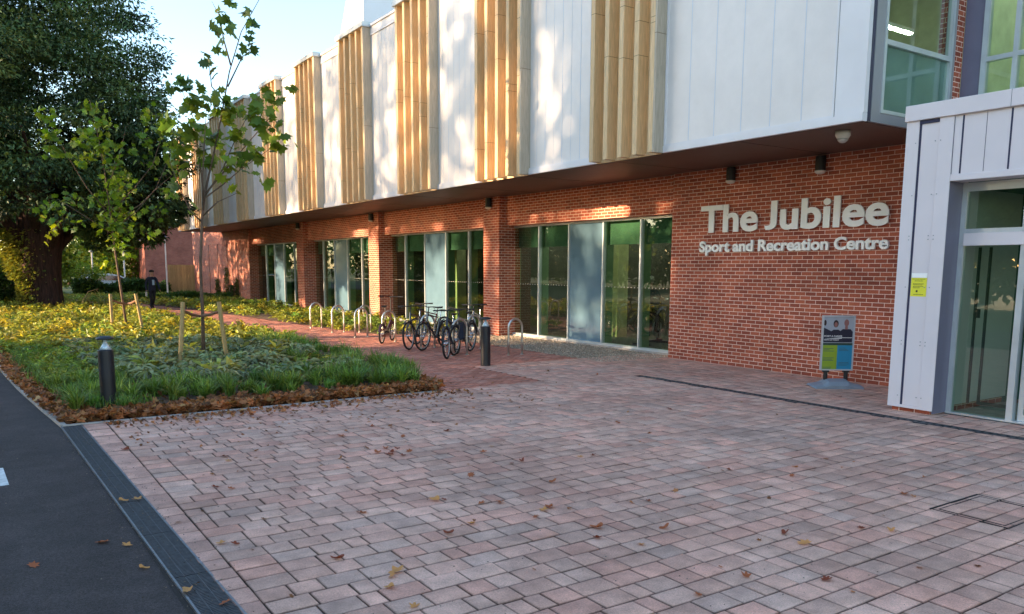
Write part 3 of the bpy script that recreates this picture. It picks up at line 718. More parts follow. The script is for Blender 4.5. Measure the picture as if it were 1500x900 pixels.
# ---- signs and fittings on the building
def text_mesh(s, size_z=None, width=None, off=.0, ext=.02, name='lettering', xsc=1.0):
    cu = bpy.data.curves.new(name, 'FONT'); cu.body = s; cu.size = 1; cu.offset = off; cu.extrude = ext; cu.resolution_u = 5
    o = bpy.data.objects.new('tmp', cu); COL.objects.link(o); bpy.context.view_layer.update()
    me = bpy.data.meshes.new_from_object(o.evaluated_get(bpy.context.evaluated_depsgraph_get())); bpy.data.objects.remove(o)
    return me
def place_text(me, width, height, origin, parent, name, m, ref_cap=None):
    """text facing -X: reading direction is -Y, up is Z"""
    c = np.empty(len(me.vertices) * 3, np.float32); me.vertices.foreach_get('co', c); c = c.reshape(-1, 3)
    w0 = c[:, 0].max() - c[:, 0].min(); x = (c[:, 0] - c[:, 0].min()) / w0 * width
    z = c[:, 1] * height
    V = np.stack([origin[0] - c[:, 2], origin[1] - x, origin[2] + z], 1); me.vertices.foreach_set('co', V.astype(np.float32).ravel()); me.update()
    me.materials.clear(); me.materials.append(m); return link(name, me, parent)
SG = thing('wall_sign', 'large white raised letters reading The Jubilee Sport and Recreation Centre on brick', 'sign', (XW, 10, 2.3))
me = text_mesh('The Jubilee', off=.027, ext=.016)
bm = bmesh.new(); bm.from_mesh(me); low = min(bm.verts, key=lambda v: v.co.y); jx = None; seen = {low}; stack = [low]
bmesh.ops.remove_doubles(bm, verts=bm.verts, dist=1e-5); low = min(bm.verts, key=lambda v: v.co.y); seen = {low}; stack = [low]
while stack:
    v = stack.pop()
    for e in v.link_edges:
        o_ = e.other_vert(v)
        if o_ not in seen: seen.add(o_); stack.append(o_)
jl = low.co.y; jh = max(v.co.y for v in seen)
for v in seen: v.co.y = -.02 + (v.co.y - jl) / (jh - jl) * (jh + .02)      # the J of this sign stands on the base line
bm.to_mesh(me); bm.free()
place_text(me, 4.20, .53 / .70, (XW - .055, 11.95, 2.76), SG, 'large_lettering', M['white'])
me = text_mesh('Sport and Recreation Centre', off=.030, ext=.02); place_text(me, 4.24, .215 / .70, (XW - .045, 11.97, 2.35), SG, 'small_lettering', M['white'])
NT = thing('notice', 'yellow printed notice with a white strip stuck on the grey entrance pier', 'notice', (XP - .002, 6.02, 1.63))
mb = MB(); mb.box(XP - .003, XP - .001, 5.91, 6.13, 1.63, 1.885); part('sheet', mb, mat('yellow_paper', (.80, .74, .04), .6, var=.05), NT)
mb = MB(); mb.box(XP - .0032, XP - .001, 5.91, 6.13, 1.887, 1.95); part('white_strip', mb, M['white'], NT)
mb = MB()
for z, a, c in ((1.865, 5.93, 6.11), (1.84, 5.96, 6.08), (1.80, 5.95, 6.10), (1.785, 5.97, 6.10), (1.762, 5.95, 6.10), (1.745, 6.0, 6.1), (1.655, 5.95, 6.09)):
    yv = c
    while yv > a:
        l = rnd.uniform(.008, .02); mb.box(XP - .0038, XP - .0031, max(a, yv - l), yv, z, z + .007); yv -= l + .004
mb.box(XP - .0038, XP - .0031, 6.03, 6.055, 1.69, 1.715)
part('print', mb, M['black'], NT)

for i, (x, y, lab) in enumerate(((12.85, 9.10, 'downlight on the brick above the word Jubilee, its black cylinder including the wall shadow'), (12.85, 11.16, 'downlight on the brick above the word The, its black cylinder including the wall shadow'), (12.76, 20.15, 'small downlight under the overhang on the pier behind the bicycles'), (12.76, 28.5, 'small downlight under the overhang on the sunlit orange pier'), (12.76, 36.7, 'small downlight under the overhang on the pier farthest away'))):
    t = thing('wall_light', lab, 'light', (x, y, 3.75), 0, 'cylinder downlights under the overhang')
    mb = MB(); mb.lathe([(.085, 0), (.09, .02), (.09, .24), (.08, .26)], (x, y, 3.76)); mb.box(x, XW + (.0 if i < 2 else 0), y - .03, y + .03, 3.84, 3.94); part('housing', mb, M['black'], t, smooth=False)  # black cylinder also stands in for the wall shadow above the lens
    mb = MB(); mb.lathe([(.03, -.05), (.075, -.035), (.1, 0.0), (.1, .012)], (x, y, 3.746)); part('lens', mb, M['lens'], t)
t = thing('security_camera', 'pale dome security camera hanging under the corner of the overhang', 'camera', (10.98, 7.42, 3.9))
mb = MB(); mb.lathe([(.05, 0), (.09, .03), (.11, .07), (.11, .13)], (10.98, 7.42, 3.915)); part('mount', mb, M['lens'], t, smooth=True)
mb = MB(); mb.lathe([(.005, 0), (.04, .008), (.07, .035), (.082, .06)], (10.98, 7.42, 3.87)); part('dome', mb, M['cap'], t, smooth=True)
# interior strip lights: some seen lit, others added to brighten the rooms
def strip(loc, L, axis, m, lab, grp):
    t = thing('strip_light', lab, 'light', loc, 0, grp)
    x, y, z = loc; dx, dy = (L / 2, .03) if axis == 'x' else (.03, L / 2)
    mb = MB(); mb.box(x - dx, x + dx, y - dy, y + dy, z - .02, z); part('tube', mb, m, t)
    mb = MB(); mb.box(x - dx - .02, x + dx + .02, y - dy - .02, y + dy + .02, z + .001, z + .06); part('casing', mb, M['white'], t)
for xv, yv in [(a_, b_) for a_ in (15.0, 17.2, 19.4) for b_ in (13.8, 15.2, 16.6, 18.0, 19.4)] + [(16.5, 23.0), (16.5, 26.0), (16.5, 31.5), (16.5, 34.0)]: strip((xv, yv, 3.2), 1.6, 'y' if 0 else 'x', M['tube_dim'], 'strip light on the ceiling inside the ground floor gym', 'strip lights inside the gym')  # extra rows added so the gym reads through the glass
strip((13.2, 8.0, 5.98), .75, 'x', M['tube'], 'bright strip light inside the green upper corner window', None)
strip((11.9, 9.6, 8.1), 1.6, 'x', M['tube'], 'added strip light high on the ceiling, brightening the upper corner room', None)  # second strip, added to brighten the corner room
strip((14.5, 5.6, 8.1), 1.8, 'x', M['tube'], 'strip light inside the upper window right of the brick strip', None)
# ================================================================== STREET FURNITURE
def bollard(loc, lab):
    t = thing('bollard_light', lab, 'bollard', loc, 0, 'black bollard lights on the forecourt')
    mb = MB(); mb.lathe([(.102, 0), (.102, .80), (.095, .81)], n=28); mb.build('post', M['blackpaint'], t, world=False, smooth=False, bevel=0)
    mb = MB(); mb.lathe([(.085, .812), (.085, .955)], n=24); mb.build('clear_lens', M['lensglass'], t, world=False)
    mb = MB(); mb.lathe([(.082, .815), (.05, .86), (.018, .92), (.014, .953)], n=20); mb.build('reflector', M['reflector'], t, world=False, smooth=True)
    mb = MB(); mb.lathe([(.116, .956), (.119, .966), (.108, .985), (.06, 1.0), (.01, 1.004)], n=28); mb.build('cap', M['blackpaint'], t, world=False, smooth=True)
    return t
M['lensglass'] = glass_mat('clear_lens_plastic', (.92, .95, .96), base=.08)
M['reflector'] = mat('bright_reflector', (.80, .86, .92), .25, metal=.3)
bollard((1.49, 12.36, .03), 'black bollard light standing in the planting bed by the road')
bollard((8.66, 13.78, 0), 'black bollard light on the paving in front of the bicycles')

def hoop(loc, lab, proto=[]):
    if not proto:
        mb = MB(); pts = [(-.19, 0, 0), (-.19, 0, .3), (-.19, 0, .62)] + [(-.19 * math.cos(a), 0, .62 + .21 * math.sin(a)) for a in np.linspace(.2, math.pi - .2, 9)] + [(.19, 0, .62), (.19, 0, .3), (.19, 0, 0)]
        mb.tube(pts, .026, 10); mb.lathe([(.05, 0), (.05, .005)], (-.19, 0, .001), 14); mb.lathe([(.05, 0), (.05, .005)], (.19, 0, .001), 14)
        o = mb.build('cycle_stand', M['stainless'], smooth=True); proto.append(o)
    else: o = proto[0].copy(); COL.objects.link(o)
    o.location = loc; tag(o, lab, 'cycle stand', 'stainless steel hoops for bicycles'); return o
hoop((9.32, 25.3, 0), 'steel cycle hoop farthest from the bicycles, leftmost in the row')
hoop((9.26, 23.25, 0), 'empty steel cycle hoop, second from the left of the row')
hoop((9.20, 21.35, 0), 'empty steel cycle hoop just left of the compact small wheeled bicycle')
hoop((10.0, 22.9, 0), 'steel cycle hoop close to the sunlit pier, behind another hoop')
hoop((9.22, 19.55, 0), 'steel cycle hoop holding the small wheeled bicycle')
hoop((9.36, 17.6, 0), 'steel cycle hoop between the two dark bicycles that face the camera')
hoop((9.18, 15.72, 0), 'steel cycle hoop beside the blue bag bicycle, nearest the camera')
hoop((10.22, 16.8, 0), 'steel cycle hoop behind the black bollard near the brick pier')
hoop((10.34, 15.16, 0), 'lone empty steel cycle hoop right of the black bollard')

def ring(mb, c, r, tr, n=28, k=6, sq=1.0):
    vs = []
    for i in range(n):
        a = 2 * math.pi * i / n
        for j in range(k):
            b_ = 2 * math.pi * j / k; rr = r + tr * math.cos(b_) * sq
            vs.append((c[0] + rr * math.cos(a), c[1] + tr * math.sin(b_), c[2] + rr * math.sin(a)))
    mb.add(vs, [(i * k + j, i * k + (j + 1) % k, ((i + 1) % n) * k + (j + 1) % k, ((i + 1) % n) * k + j) for i in range(n) for j in range(k)])

def bicycle(loc, ang, frame_col, lab, small=False, bag=None, guards=True, flat=True, lean=0., steer=0.):
    t = thing('bicycle', lab, 'bicycle', loc, ang, 'bicycles parked at the hoops'); t.rotation_euler = (lean, 0, ang)
    wr = .255 if small else .345; wb = .95 if small else 1.04
    fm = mat('bike_frame_' + str(len(bpy.data.materials)), frame_col, .3, var=.1, coat=.5)
    def wheel(x):
        mb = MB(); ring(mb, (x, 0, wr), wr - .022, .024); w = mb.build('wheel', M['rubber'], t, world=False, smooth=True)
        mb = MB(); ring(mb, (x, 0, wr), wr - .042, .011, 28, 4); mb.build('rim', M['rim'], w, world=False, smooth=True)
        mb = MB(); mb.tube([(x, -.05, wr), (x, .05, wr)], .02, 8)
        for i in range(18):
            a = 2 * math.pi * i / 18; s = .03 * (1 if i % 2 else -1)
            mb.tube([(x, s, wr), (x + (wr - .045) * math.cos(a), 0, wr + (wr - .045) * math.sin(a))], .0016, 3, False)
        mb.build('spokes', M['chrome'], w, world=False)
        return w
    wheel(0); wheel(wb)
    bb = Vector((.42 if not small else .40, 0, .28)); st = Vector((.26, 0, .78 if not small else .62)); ht = Vector((wb - .20, 0, .90 if not small else .80)); hb = Vector((wb - .155, 0, .70 if not small else .55))
    ra = Vector((0, 0, wr)); fa = Vector((wb, 0, wr))
    mb = MB(); mb.tube([bb, st], .02); mb.tube([hb, bb], .026 if not small else .034)
    if not small: mb.tube([ht + Vector((.01, 0, -.03)), st + Vector((.005, 0, -.03))], .016)
    mb.tube([ht, hb], .025)
    for s in (-.045, .045):
        mb.tube([bb + Vector((0, s * .6, 0)), ra + Vector((0, s * 1.3, 0))], .010, 6); mb.tube([st + Vector((.01, s * .4, -.05)), ra + Vector((0, s * 1.3, 0))], .008, 6)
    if small: mb.box(.14, .62, -.05, .05, .17, .27); mb.box(.02, .30, -.06, .06, .33, .40)
    mb.build('frame', fm, t, world=False, smooth=False)
    mb = MB()
    for s in (-.055, .055): mb.tube([hb + Vector((.005, s * .8, 0)), hb + Vector((.02, s, -.05)), fa + Vector((0, s, 0))], [.014, .014, .009], 6)
    mb.build('fork', fm, t, world=False)
    sz = .96 if not small else 1.0
    mb = MB(); mb.tube([st, (st.x - .04, 0, sz - .03)], .013, 8)
    mb.build('seat_post', M['chrome'], t, world=False)
    cx = st.x - .05; mb = MB()
    mb.add([(cx - .13, -.07, sz), (cx - .13, .07, sz), (cx - .02, .06, sz - .01), (cx + .15, .02, sz - .005), (cx + .15, -.02, sz - .005), (cx - .02, -.06, sz - .01),
            (cx - .12, -.05, sz - .05), (cx - .12, .05, sz - .05), (cx - .02, .035, sz - .045), (cx + .14, .012, sz - .03), (cx + .14, -.012, sz - .03), (cx - .02, -.035, sz - .045)],
           [(0, 5, 4, 3, 2, 1), (6, 7, 8, 9, 10, 11)] + [(i, (i + 1) % 6, 6 + (i + 1) % 6, 6 + i) for i in range(6)])
    mb.build('saddle', M['black'], t, world=False, bevel=.01)
    hz = 1.06 if not small else 1.22; hx = ht.x - .03
    mb = MB(); mb.tube([ht, (hx, 0, hz - .02)], .014, 8)
    cs, sn = math.cos(steer), math.sin(steer)
    def hp(x, y, z): return (hx + x * cs - y * sn, x * sn + y * cs, z)
    mb.tube([hp(-.06, -.31, hz), hp(.0, -.16, hz + .005), hp(.05, 0, hz - .01), hp(.0, .16, hz + .005), hp(-.06, .31, hz)], .012, 8)
    hbm = mb.build('handlebar', M['black'], t, world=False)
    mb = MB(); mb.tube([hp(-.02, -.2, hz), hp(-.09, -.33, hz)], .017, 8); mb.tube([hp(-.02, .2, hz), hp(-.09, .33, hz)], .017, 8)
    for s in (-1, 1): mb.tube([hp(.02, s * .19, hz - .01), hp(.06, s * .27, hz - .04)], .006, 5)
    mb.build('grips', M['rubber'], hbm, world=False)
    mb = MB(); ring(mb, (bb.x, .045, bb.z), .085, .006, 20, 4); mb.tube([bb + Vector((0, -.07, 0)), bb + Vector((0, .07, 0))], .018)
    mb.tube([bb + Vector((0, .065, 0)), bb + Vector((.12, .075, -.12))], .009, 6); mb.tube([bb + Vector((0, -.065, 0)), bb + Vector((-.12, -.075, .12))], .009, 6)
    mb.box(bb.x + .08, bb.x + .16, .08, .17, bb.z - .13, bb.z - .11); mb.box(bb.x - .16, bb.x - .08, -.17, -.08, bb.z + .11, bb.z + .13)
    mb.tube([bb + Vector((0, .045, .08)), (0, .04, wr + .035)], .004, 4); mb.tube([bb + Vector((0, .045, -.08)), (0, .04, wr - .035)], .004, 4)
    mb.build('crank', M['black'], t, world=False)
    if guards:
        mb = MB()
        for x, a0, a1 in ((0, .3, 2.9), (wb, .9, 2.7)):
            pts = [(x + (wr + .03) * math.cos(a), 0, wr + (wr + .03) * math.sin(a)) for a in np.linspace(a0, a1, 12)]
            for i in range(11):
                p, q = pts[i], pts[i + 1]; mb.add([(p[0], -.028, p[2]), (p[0], .028, p[2]), (q[0], .028, q[2]), (q[0], -.028, q[2])], [(0, 1, 2, 3)])
        mb.build('mudguards', M['black'] if not small else fm, t, world=False)
    if bag:
        mb = MB(); mb.box(-.16, .18, .07, .20, .34, .74); mb.build('pannier_bag', bag, t, world=False, bevel=.03, seg=2)
        mb = MB(); mb.box(-.2, .22, -.06, .06, .735, .75); mb.tube([(-.1, .05, .74), (0, .07, wr)], .005, 5); mb.tube([(-.1, -.05, .74), (0, -.07, wr)], .005, 5); mb.build('rack', M['black'], t, world=False)
    return t
def bike_at(fx_, fy_, a_deg, **k):
    """front wheel position and the bearing from front to rear"""
    a = R(a_deg); wb = .95 if k.get('small') else 1.04
    return bicycle((fx_ + wb * math.cos(a), fy_ + wb * math.sin(a), 0), a + math.pi, **k)
bike_at(9.50, 19.95, 228, frame_col=(.05, .012, .014), lab='compact dark bicycle with small wheels, low battery box and tall handlebar', small=True, steer=.3, lean=.04)
bike_at(8.75, 17.42, 40, frame_col=(.03, .03, .035), lab='dark bicycle left of the pair whose front wheels face the camera', lean=.05, steer=.2)
bike_at(8.93, 17.08, 30, frame_col=(.05, .05, .06), lab='dark bicycle right of the pair, its front wheel nearly face on', lean=-.05, steer=-.25)
bike_at(9.55, 18.6, 15, frame_col=(.10, .02, .02), lab='bicycle with thick tyres standing behind the pair of dark bicycles', lean=.03, guards=False)
bike_at(8.58, 15.25, 47, frame_col=(.02, .03, .06), lab='dark blue bicycle seen nearly end on, nearest the camera, with a pannier', bag=mat('navy_bag', (.02, .03, .06), .8), lean=.05)
bike_at(9.05, 15.75, 38, frame_col=(.12, .10, .09), lab='bicycle with sunlit rims squeezed between the hoops and the blue one', lean=-.04)
bike_at(10.45, 17.25, 42, frame_col=(.25, .25, .26), lab='light grey bicycle beside the brick pier, behind the black bollard', lean=.04, guards=False)

# advertising stand
AB = thing('pavement_sign', 'freestanding poster sign on a grey blue plastic base before the brick wall', 'sign', (12.12, 8.06, 0), R(-37))
mb = MB(); prof = [(-.43, .0, .0), (-.40, .03, .0), (-.25, .06, 0), (-.16, .115, 0), (.16, .115, 0), (.25, .06, 0), (.40, .03, 0), (.43, .0, 0)]
xs = [p[0] for p in prof]; zs_ = [p[1] + .02 for p in prof]; vs = []
for x, z in zip(xs, zs_):
    for yv, f in ((-.24, .35), (-.17, .75), (0, 1), (.17, .75), (.24, .35)): vs.append((x * (1 if abs(yv) < .2 else .93), yv, .0 + z * f * 1.12))
n0 = len(vs)
for x in xs:
    for yv in (-.24, .24): vs.append((x * .93, yv, 0))
fs = [(i * 5 + j, (i + 1) * 5 + j, (i + 1) * 5 + j + 1, i * 5 + j + 1) for i in range(7) for j in range(4)]
fs += [(n0 + i * 2, n0 + (i + 1) * 2, (i + 1) * 5, i * 5) for i in range(7)] + [(i * 5 + 4, (i + 1) * 5 + 4, n0 + (i + 1) * 2 + 1, n0 + i * 2 + 1) for i in range(7)]
mb.add(vs, fs); mb.build('base', mat('blue_grey_plastic', (.24, .29, .34), .45, var=.08), AB, world=False)
for x in (-.17, .17): mb = MB(); mb.lathe([(.035, .13), (.035, .27)], (x, 0, 0), 12); mb.box(x - .05, x + .05, -.035, .035, .255, .288); mb.build('spring_post', M['black'], AB, world=False)
mb = MB(); x0, x1, z0, z1 = -.27, .27, .29, 1.225
mb.box(x0, x0 + .022, -.03, .03, z0, z1); mb.box(x1 - .022, x1, -.03, .03, z0, z1); mb.box(x0 + .022, x1 - .022, -.03, .03, z0, z0 + .022); mb.box(x0 + .022, x1 - .022, -.03, .03, z1 - .022, z1); mb.box(x0 + .022, x1 - .022, .0, .02, z0 + .022, z1 - .022)
mb.build('frame', M['alu'], AB, world=False)
def flatq(mb, x0, x1, z0, z1, d): mb.box(x0, x1, -.012 - d, -.010, z0, z1)
def pm(n, c): return mat(n, c, .35, var=.03)
mb = MB(); flatq(mb, -.248, .248, .76, 1.20, 0); PO = mb.build('poster_photo', pm('poster_grey', (.42, .44, .48)), AB, world=False)
mb = MB(); flatq(mb, -.248, 0, .312, .72, 0); mb.build('poster_green_half', pm('poster_green', (.30, .42, .03)), AB, world=False)
mb = MB(); flatq(mb, 0.001, .248, .312, .72, 0); mb.build('poster_blue_half', pm('poster_blue', (.02, .26, .44)), AB, world=False)
mb = MB(); flatq(mb, -.248, .248, .721, .759, 0); mb.build('poster_band', pm('poster_band_dark', (.03, .07, .05)), AB, world=False)
def blob(mb, poly, d):
    n = len(poly); mb.add([(x, -.012 - d, z) for x, z in poly], [tuple(range(n))])
def ell(cx, cz, rx, rz_, n=18): return [(cx + rx * math.cos(2 * math.pi * i / n), cz + rz_ * math.sin(2 * math.pi * i / n)) for i in range(n)]
mb = MB(); blob(mb, [(-.248, .77), (-.10, .77), (-.12, .96), (-.2, 1.0), (-.248, 1.02)], .001); blob(mb, [(-.14, .77), (.06, .77), (.05, .95), (0, .985), (-.08, .985), (-.13, .95)], .0015); blob(mb, [(.02, .77), (.235, .77), (.24, .95), (.2, .995), (.07, .995), (.02, .95)], .002)
mb.build('poster_dark_tops', pm('poster_ink', (.02, .02, .04)), AB, world=False)
mb = MB(); blob(mb, ell(-.045, 1.085, .043, .062), .0018); blob(mb, ell(-.225, 1.10, .022, .05), .0018); mb.build('poster_hair', pm('poster_hair_ink', (.04, .02, .02)), AB, world=False)
mb = MB(); blob(mb, ell(-.045, 1.07, .028, .042), .0022); blob(mb, ell(.13, 1.10, .04, .06), .0022); blob(mb, [(.105, .99), (.155, .99), (.15, 1.06), (.11, 1.06)], .0021); mb.build('poster_faces', pm('poster_face_ink', (.33, .14, .12)), AB, world=False)
mb = MB(); blob(mb, [(-.24, .83), (.06, .835), (.07, .845), (.235, .845), (.235, .853), (.06, .853)], .0026)
mb.build('poster_line', M['white'], AB, world=False)
def local_text(s, x0, x1, z, h, m, name, par, d=.016, off=.02, shear=0.):
    me = text_mesh(s, off=off, ext=0.0); c = np.empty(len(me.vertices) * 3, np.float32); me.vertices.foreach_get('co', c); c = c.reshape(-1, 3)
    w0 = c[:, 0].max() - c[:, 0].min(); X = x0 + (c[:, 0] - c[:, 0].min()) / w0 * (x1 - x0); Z = z + c[:, 1] / .7 * h
    me.vertices.foreach_set('co', np.stack([X + shear * (Z - z), np.full(len(X), -d), Z], 1).astype(np.float32).ravel()); me.update(); me.materials.clear(); me.materials.append(m)
    return link(name, me, par, world=False)
local_text('START A CAREER', -.235, .07, .862, .026, M['white'], 'poster_heading', AB)
local_text('WITH US TODAY', -.235, .02, .80, .022, M['white'], 'poster_heading', AB)
mb = MB()
for x0, zz in ((-.23, .66), (-.23, .50), (-.23, .34), (.03, .67), (.03, .42)):
    for k in range(3 if zz > .4 else 2):
        flatq(mb, x0, x0 + rnd.uniform(.09, .19), zz - k * .022, zz - k * .022 + .008, .001)
mb.build('poster_small_print', pm('poster_print_ink', (.05, .12, .12)), AB, world=False)

# ================================================================== PEOPLE
def skin_body(name, joints, edges, mats, matfn, parent, sub=2):
    me = bpy.data.meshes.new('tmpbody'); me.from_pydata([j[0] for j in joints], edges, []); o = bpy.data.objects.new('tmpbody', me); COL.objects.link(o)
    o.modifiers.new('s', 'SKIN'); ss = o.modifiers.new('u', 'SUBSURF'); ss.levels = ss.render_levels = sub
    for i, j in enumerate(joints):
        sv_ = me.skin_vertices[0].data[i]; r = j[1]; sv_.radius = (r, r) if not isinstance(r, tuple) else r; sv_.use_root = (i == 0)
    bpy.context.view_layer.update(); m2 = bpy.data.meshes.new_from_object(o.evaluated_get(bpy.context.evaluated_depsgraph_get())); bpy.data.objects.remove(o)
    m2.materials.clear()
    for m in mats: m2.materials.append(m)
    for p in m2.polygons: p.material_index = matfn(p.center); p.use_smooth = True
    return link(name, m2, parent, world=False)
P_ = thing('person', 'person in a dark jacket and black trousers walking on the path towards the camera', 'person', (7.10, 41.0, 0), R(190))
# local: faces +Y after rotation 180 -> walking to -Y. joints: pelvis root first
J = [((0, 0, .95), .145), ((0, 0, 1.12), .15), ((0, .01, 1.32), .175), ((0, .01, 1.46), .10), ((0, .02, 1.54), .058), ((0, .03, 1.62), .085), ((0, .03, 1.70), .098), ((0, .03, 1.77), .07),
     ((.10, 0, .90), .10), ((.10, .10, .50), .065), ((.10, .02, .10), .045), ((.10, .12, .04), .04), ((.10, .20, .035), .03),
     ((-.09, 0, .90), .10), ((-.09, -.04, .50), .065), ((-.09, -.30, .16), .045), ((-.09, -.24, .06), .04), ((-.09, -.17, .03), .03),
     ((.20, 0, 1.41), .075), ((.27, -.03, 1.14), .06), ((.29, .08, .90), .045), ((.29, .12, .82), .035),
     ((-.20, 0, 1.41), .075), ((-.28, .0, 1.14), .06), ((-.31, .10, .92), .045), ((-.31, .13, .84), .035)]
E_ = [(0, 1), (1, 2), (2, 3), (3, 4), (4, 5), (5, 6), (6, 7), (0, 8), (8, 9), (9, 10), (10, 11), (11, 12), (0, 13), (13, 14), (14, 15), (15, 16), (16, 17), (3, 18), (18, 19), (19, 20), (20, 21), (3, 22), (22, 23), (23, 24), (24, 25)]
def mf(c):
    if c.z > 1.50: return 2
    if abs(c.x) > .24 and c.z < .88: return 2
    if c.z > .86: return 0
    if c.z < .09: return 3
    return 1
skin_body('body', J, E_, [M['navy'], M['trous'], M['skin'], M['black']], mf, P_)
mb = MB(); mb.lathe([(.02, .02), (.085, .0), (.112, -.03), (.116, -.07), (.10, -.10)][::-1], (0, .02, 1.815), 16); mb.build('dark_cap', M['hairdark'], P_, world=False, smooth=True)
mb = MB(); mb.box(-.05, .05, .185, .20, 1.12, 1.36); mb.build('pale_shirt_front', mat('pale_blue_shirt', (.35, .50, .62), .8), P_, world=False)
mb = MB(); mb.box(-.05, .02, .10, .16, .60, .80); mb.tube([(-.02, .12, .80), (0, .12, .86), (.02, .12, .80)], .006, 5)
for v_ in range(len(mb.v)): mb.v[v_] = (mb.v[v_][0] + .34, mb.v[v_][1], mb.v[v_][2])
mb.build('small_pale_bag', mat('pale_bag', (.50, .48, .45), .7), P_, world=False)

def gym_person(loc, rz, lab, top, hair):
    bk = thing('exercise_bike', 'dark exercise bike inside the gym under the ' + lab[1], 'exercise bike', loc, rz, 'exercise bikes inside the gym')
    mb = MB(); mb.box(-.25, .25, -.5, -.42, 0, .06); mb.box(-.25, .25, .5, .58, 0, .06); mb.box(-.04, .04, -.45, .55, .05, .11); mb.tube([(0, -.25, .1), (0, -.32, .82)], .03); mb.tube([(0, .35, .1), (0, .5, 1.2)], .035); mb.build('frame', M['blackpaint'], bk, world=False)
    mb = MB(); mb.lathe([(.02, 0), (.22, 0), (.22, .05), (.02, .05)], (0, 0, 0), 20)
    mb.v = [(z - .025, x + .33, y + .38) for x, y, z in mb.v]; mb.build('flywheel', M['grey'], bk, world=False)
    mb = MB(); mb.box(-.11, .11, -.44, -.18, .82, .88); mb.build('seat', M['black'], bk, world=False, bevel=.02)
    mb = MB(); mb.tube([(-.24, .45, 1.2), (.24, .45, 1.2)], .016); mb.tube([(-.24, .45, 1.2), (-.24, .28, 1.16)], .016); mb.tube([(.24, .45, 1.2), (.24, .28, 1.16)], .016); mb.build('handlebar', M['chrome'], bk, world=False)
    t = thing('person', lab[0], 'person', loc, rz)
    J = [((0, -.28, .96), .14), ((0, -.24, 1.14), .14), ((0, -.16, 1.34), .165), ((0, -.12, 1.46), .09), ((0, -.10, 1.54), .055), ((0, -.08, 1.62), .085), ((0, -.08, 1.70), .095), ((0, -.08, 1.77), .07),
         ((.11, -.2, .92), .09), ((.12, .16, .78), .065), ((.12, .05, .38), .05), ((.12, .16, .32), .035),
         ((-.11, -.2, .92), .09), ((-.12, .20, .66), .065), ((-.12, .02, .26), .05), ((-.12, .13, .20), .035),
         ((.19, -.1, 1.40), .065), ((.25, .05, 1.22), .05), ((.24, .26, 1.19), .035), ((-.19, -.1, 1.40), .065), ((-.25, .05, 1.22), .05), ((-.24, .26, 1.19), .035)]
    E_ = [(0, 1), (1, 2), (2, 3), (3, 4), (4, 5), (5, 6), (6, 7), (0, 8), (8, 9), (9, 10), (10, 11), (0, 12), (12, 13), (13, 14), (14, 15), (3, 16), (16, 17), (17, 18), (3, 19), (19, 20), (20, 21)]
    def mf(c):
        if c.z > 1.50 or (c.y > .0 and c.z > 1.1 and abs(c.x) > .1): return 2
        return 0 if c.z > .98 else 1
    skin_body('body', J, E_, [top, M['trous'], M['skin']], mf, t)
    mb = MB(); mb.lathe([(.095, -.14), (.115, -.06), (.105, .0), (.06, .045), (.01, .055)], (0, -.105, 1.765), 16); mb.build('hair', hair, t, world=False, smooth=True)
gym_person((14.9, 15.45, 0), R(-75), ('person in a dark top riding an exercise bike, seen through the fourth pane', 'rider in the dark top'), M['cloth2'], M['hairgrey'])
gym_person((14.9, 14.35, 0), R(-75), ('person in a plum top riding an exercise bike, seen through the rightmost pane', 'rider in the plum top'), M['cloth3'], M['hairgrey'])

# ================================================================== PLANTING
def bed_points(n, poly, cond=None):
    out = []; P = np.array(poly); lo, hi = P.min(0), P.max(0); tot = 0
    while tot < n:
        Q = rng.uniform(lo, hi, (n, 2)); k = in_poly(Q, poly)
        if cond is not None: k &= cond(Q[:, 0], Q[:, 1])
        Q = Q[k]; out.append(Q); tot += len(Q)
    return np.concatenate(out)[:n]
def edge_r(y): return np.interp(y, [p[1] for p in PATH_L], [p[0] for p in PATH_L])
def edge_l(y): return np.interp(y, [p[1] for p in KERB], [p[0] for p in KERB])
# grass-like tufts: front edge, right (path) edge and the road side
def tufts(n_t, cond, poly, nb, L, W, hue, spread=.06):
    c = bed_points(n_t, poly, cond); C = np.repeat(c, nb, 0) + rng.normal(0, spread, (n_t * nb, 2)); n = len(C)
    size = np.repeat(rng.uniform(.6, 1.25, n_t), nb) * rng.uniform(.6, 1.15, n) * L
    gt = np.repeat(tints(n_t, .6, 1.25, .10), nb, 0) * rng.uniform(.6, 1.35, (n, 1)) * np.array(hue); pl_ = rng.random(n) < .12; gt[pl_] = gt[pl_] * [2.0, 1.5, 1.9]
    return blades_arrays(np.concatenate([C, np.full((n, 1), .03)], 1), rng.uniform(0, 6.28, n), rng.uniform(.3, 1.35, n), size, rng.uniform(.7, 1.2, n) * W, gt)
front = lambda x, y: (y > 12.0 + .25 * np.sin(x * 3)) & (y < 14.2 + .5 * np.sin(x * 1.3)) & (x > 1.0) & ~((np.abs(x - 1.49) < .13) & (np.abs(y - 12.36) < .13))
right = lambda x, y: (x > edge_r(y) - 1.6) & (y > 12.3) & (y < 21) & (x < edge_r(y) - .15)
left = lambda x, y: (x < edge_l(y) + 1.3) & (x > edge_l(y) + .35) & (y > 12.2) & (y < 24)
parts = [tufts(118, front, BED1, 80, .37, .017, (1.1, 1.05, 1), .03), tufts(150, right, BED1, 60, .37, .018, (1.05, 1.05, 1), .03), tufts(330, left, BED1, 40, .24, .012, (1.05, 1, .9), .09)]
V, F, T = merge(parts); g_ = np_obj('grass_tufts', V, F, M['grassm'], T); tag(g_, 'strappy green grass tufts along the edges of the planting bed', None, None, 'stuff')
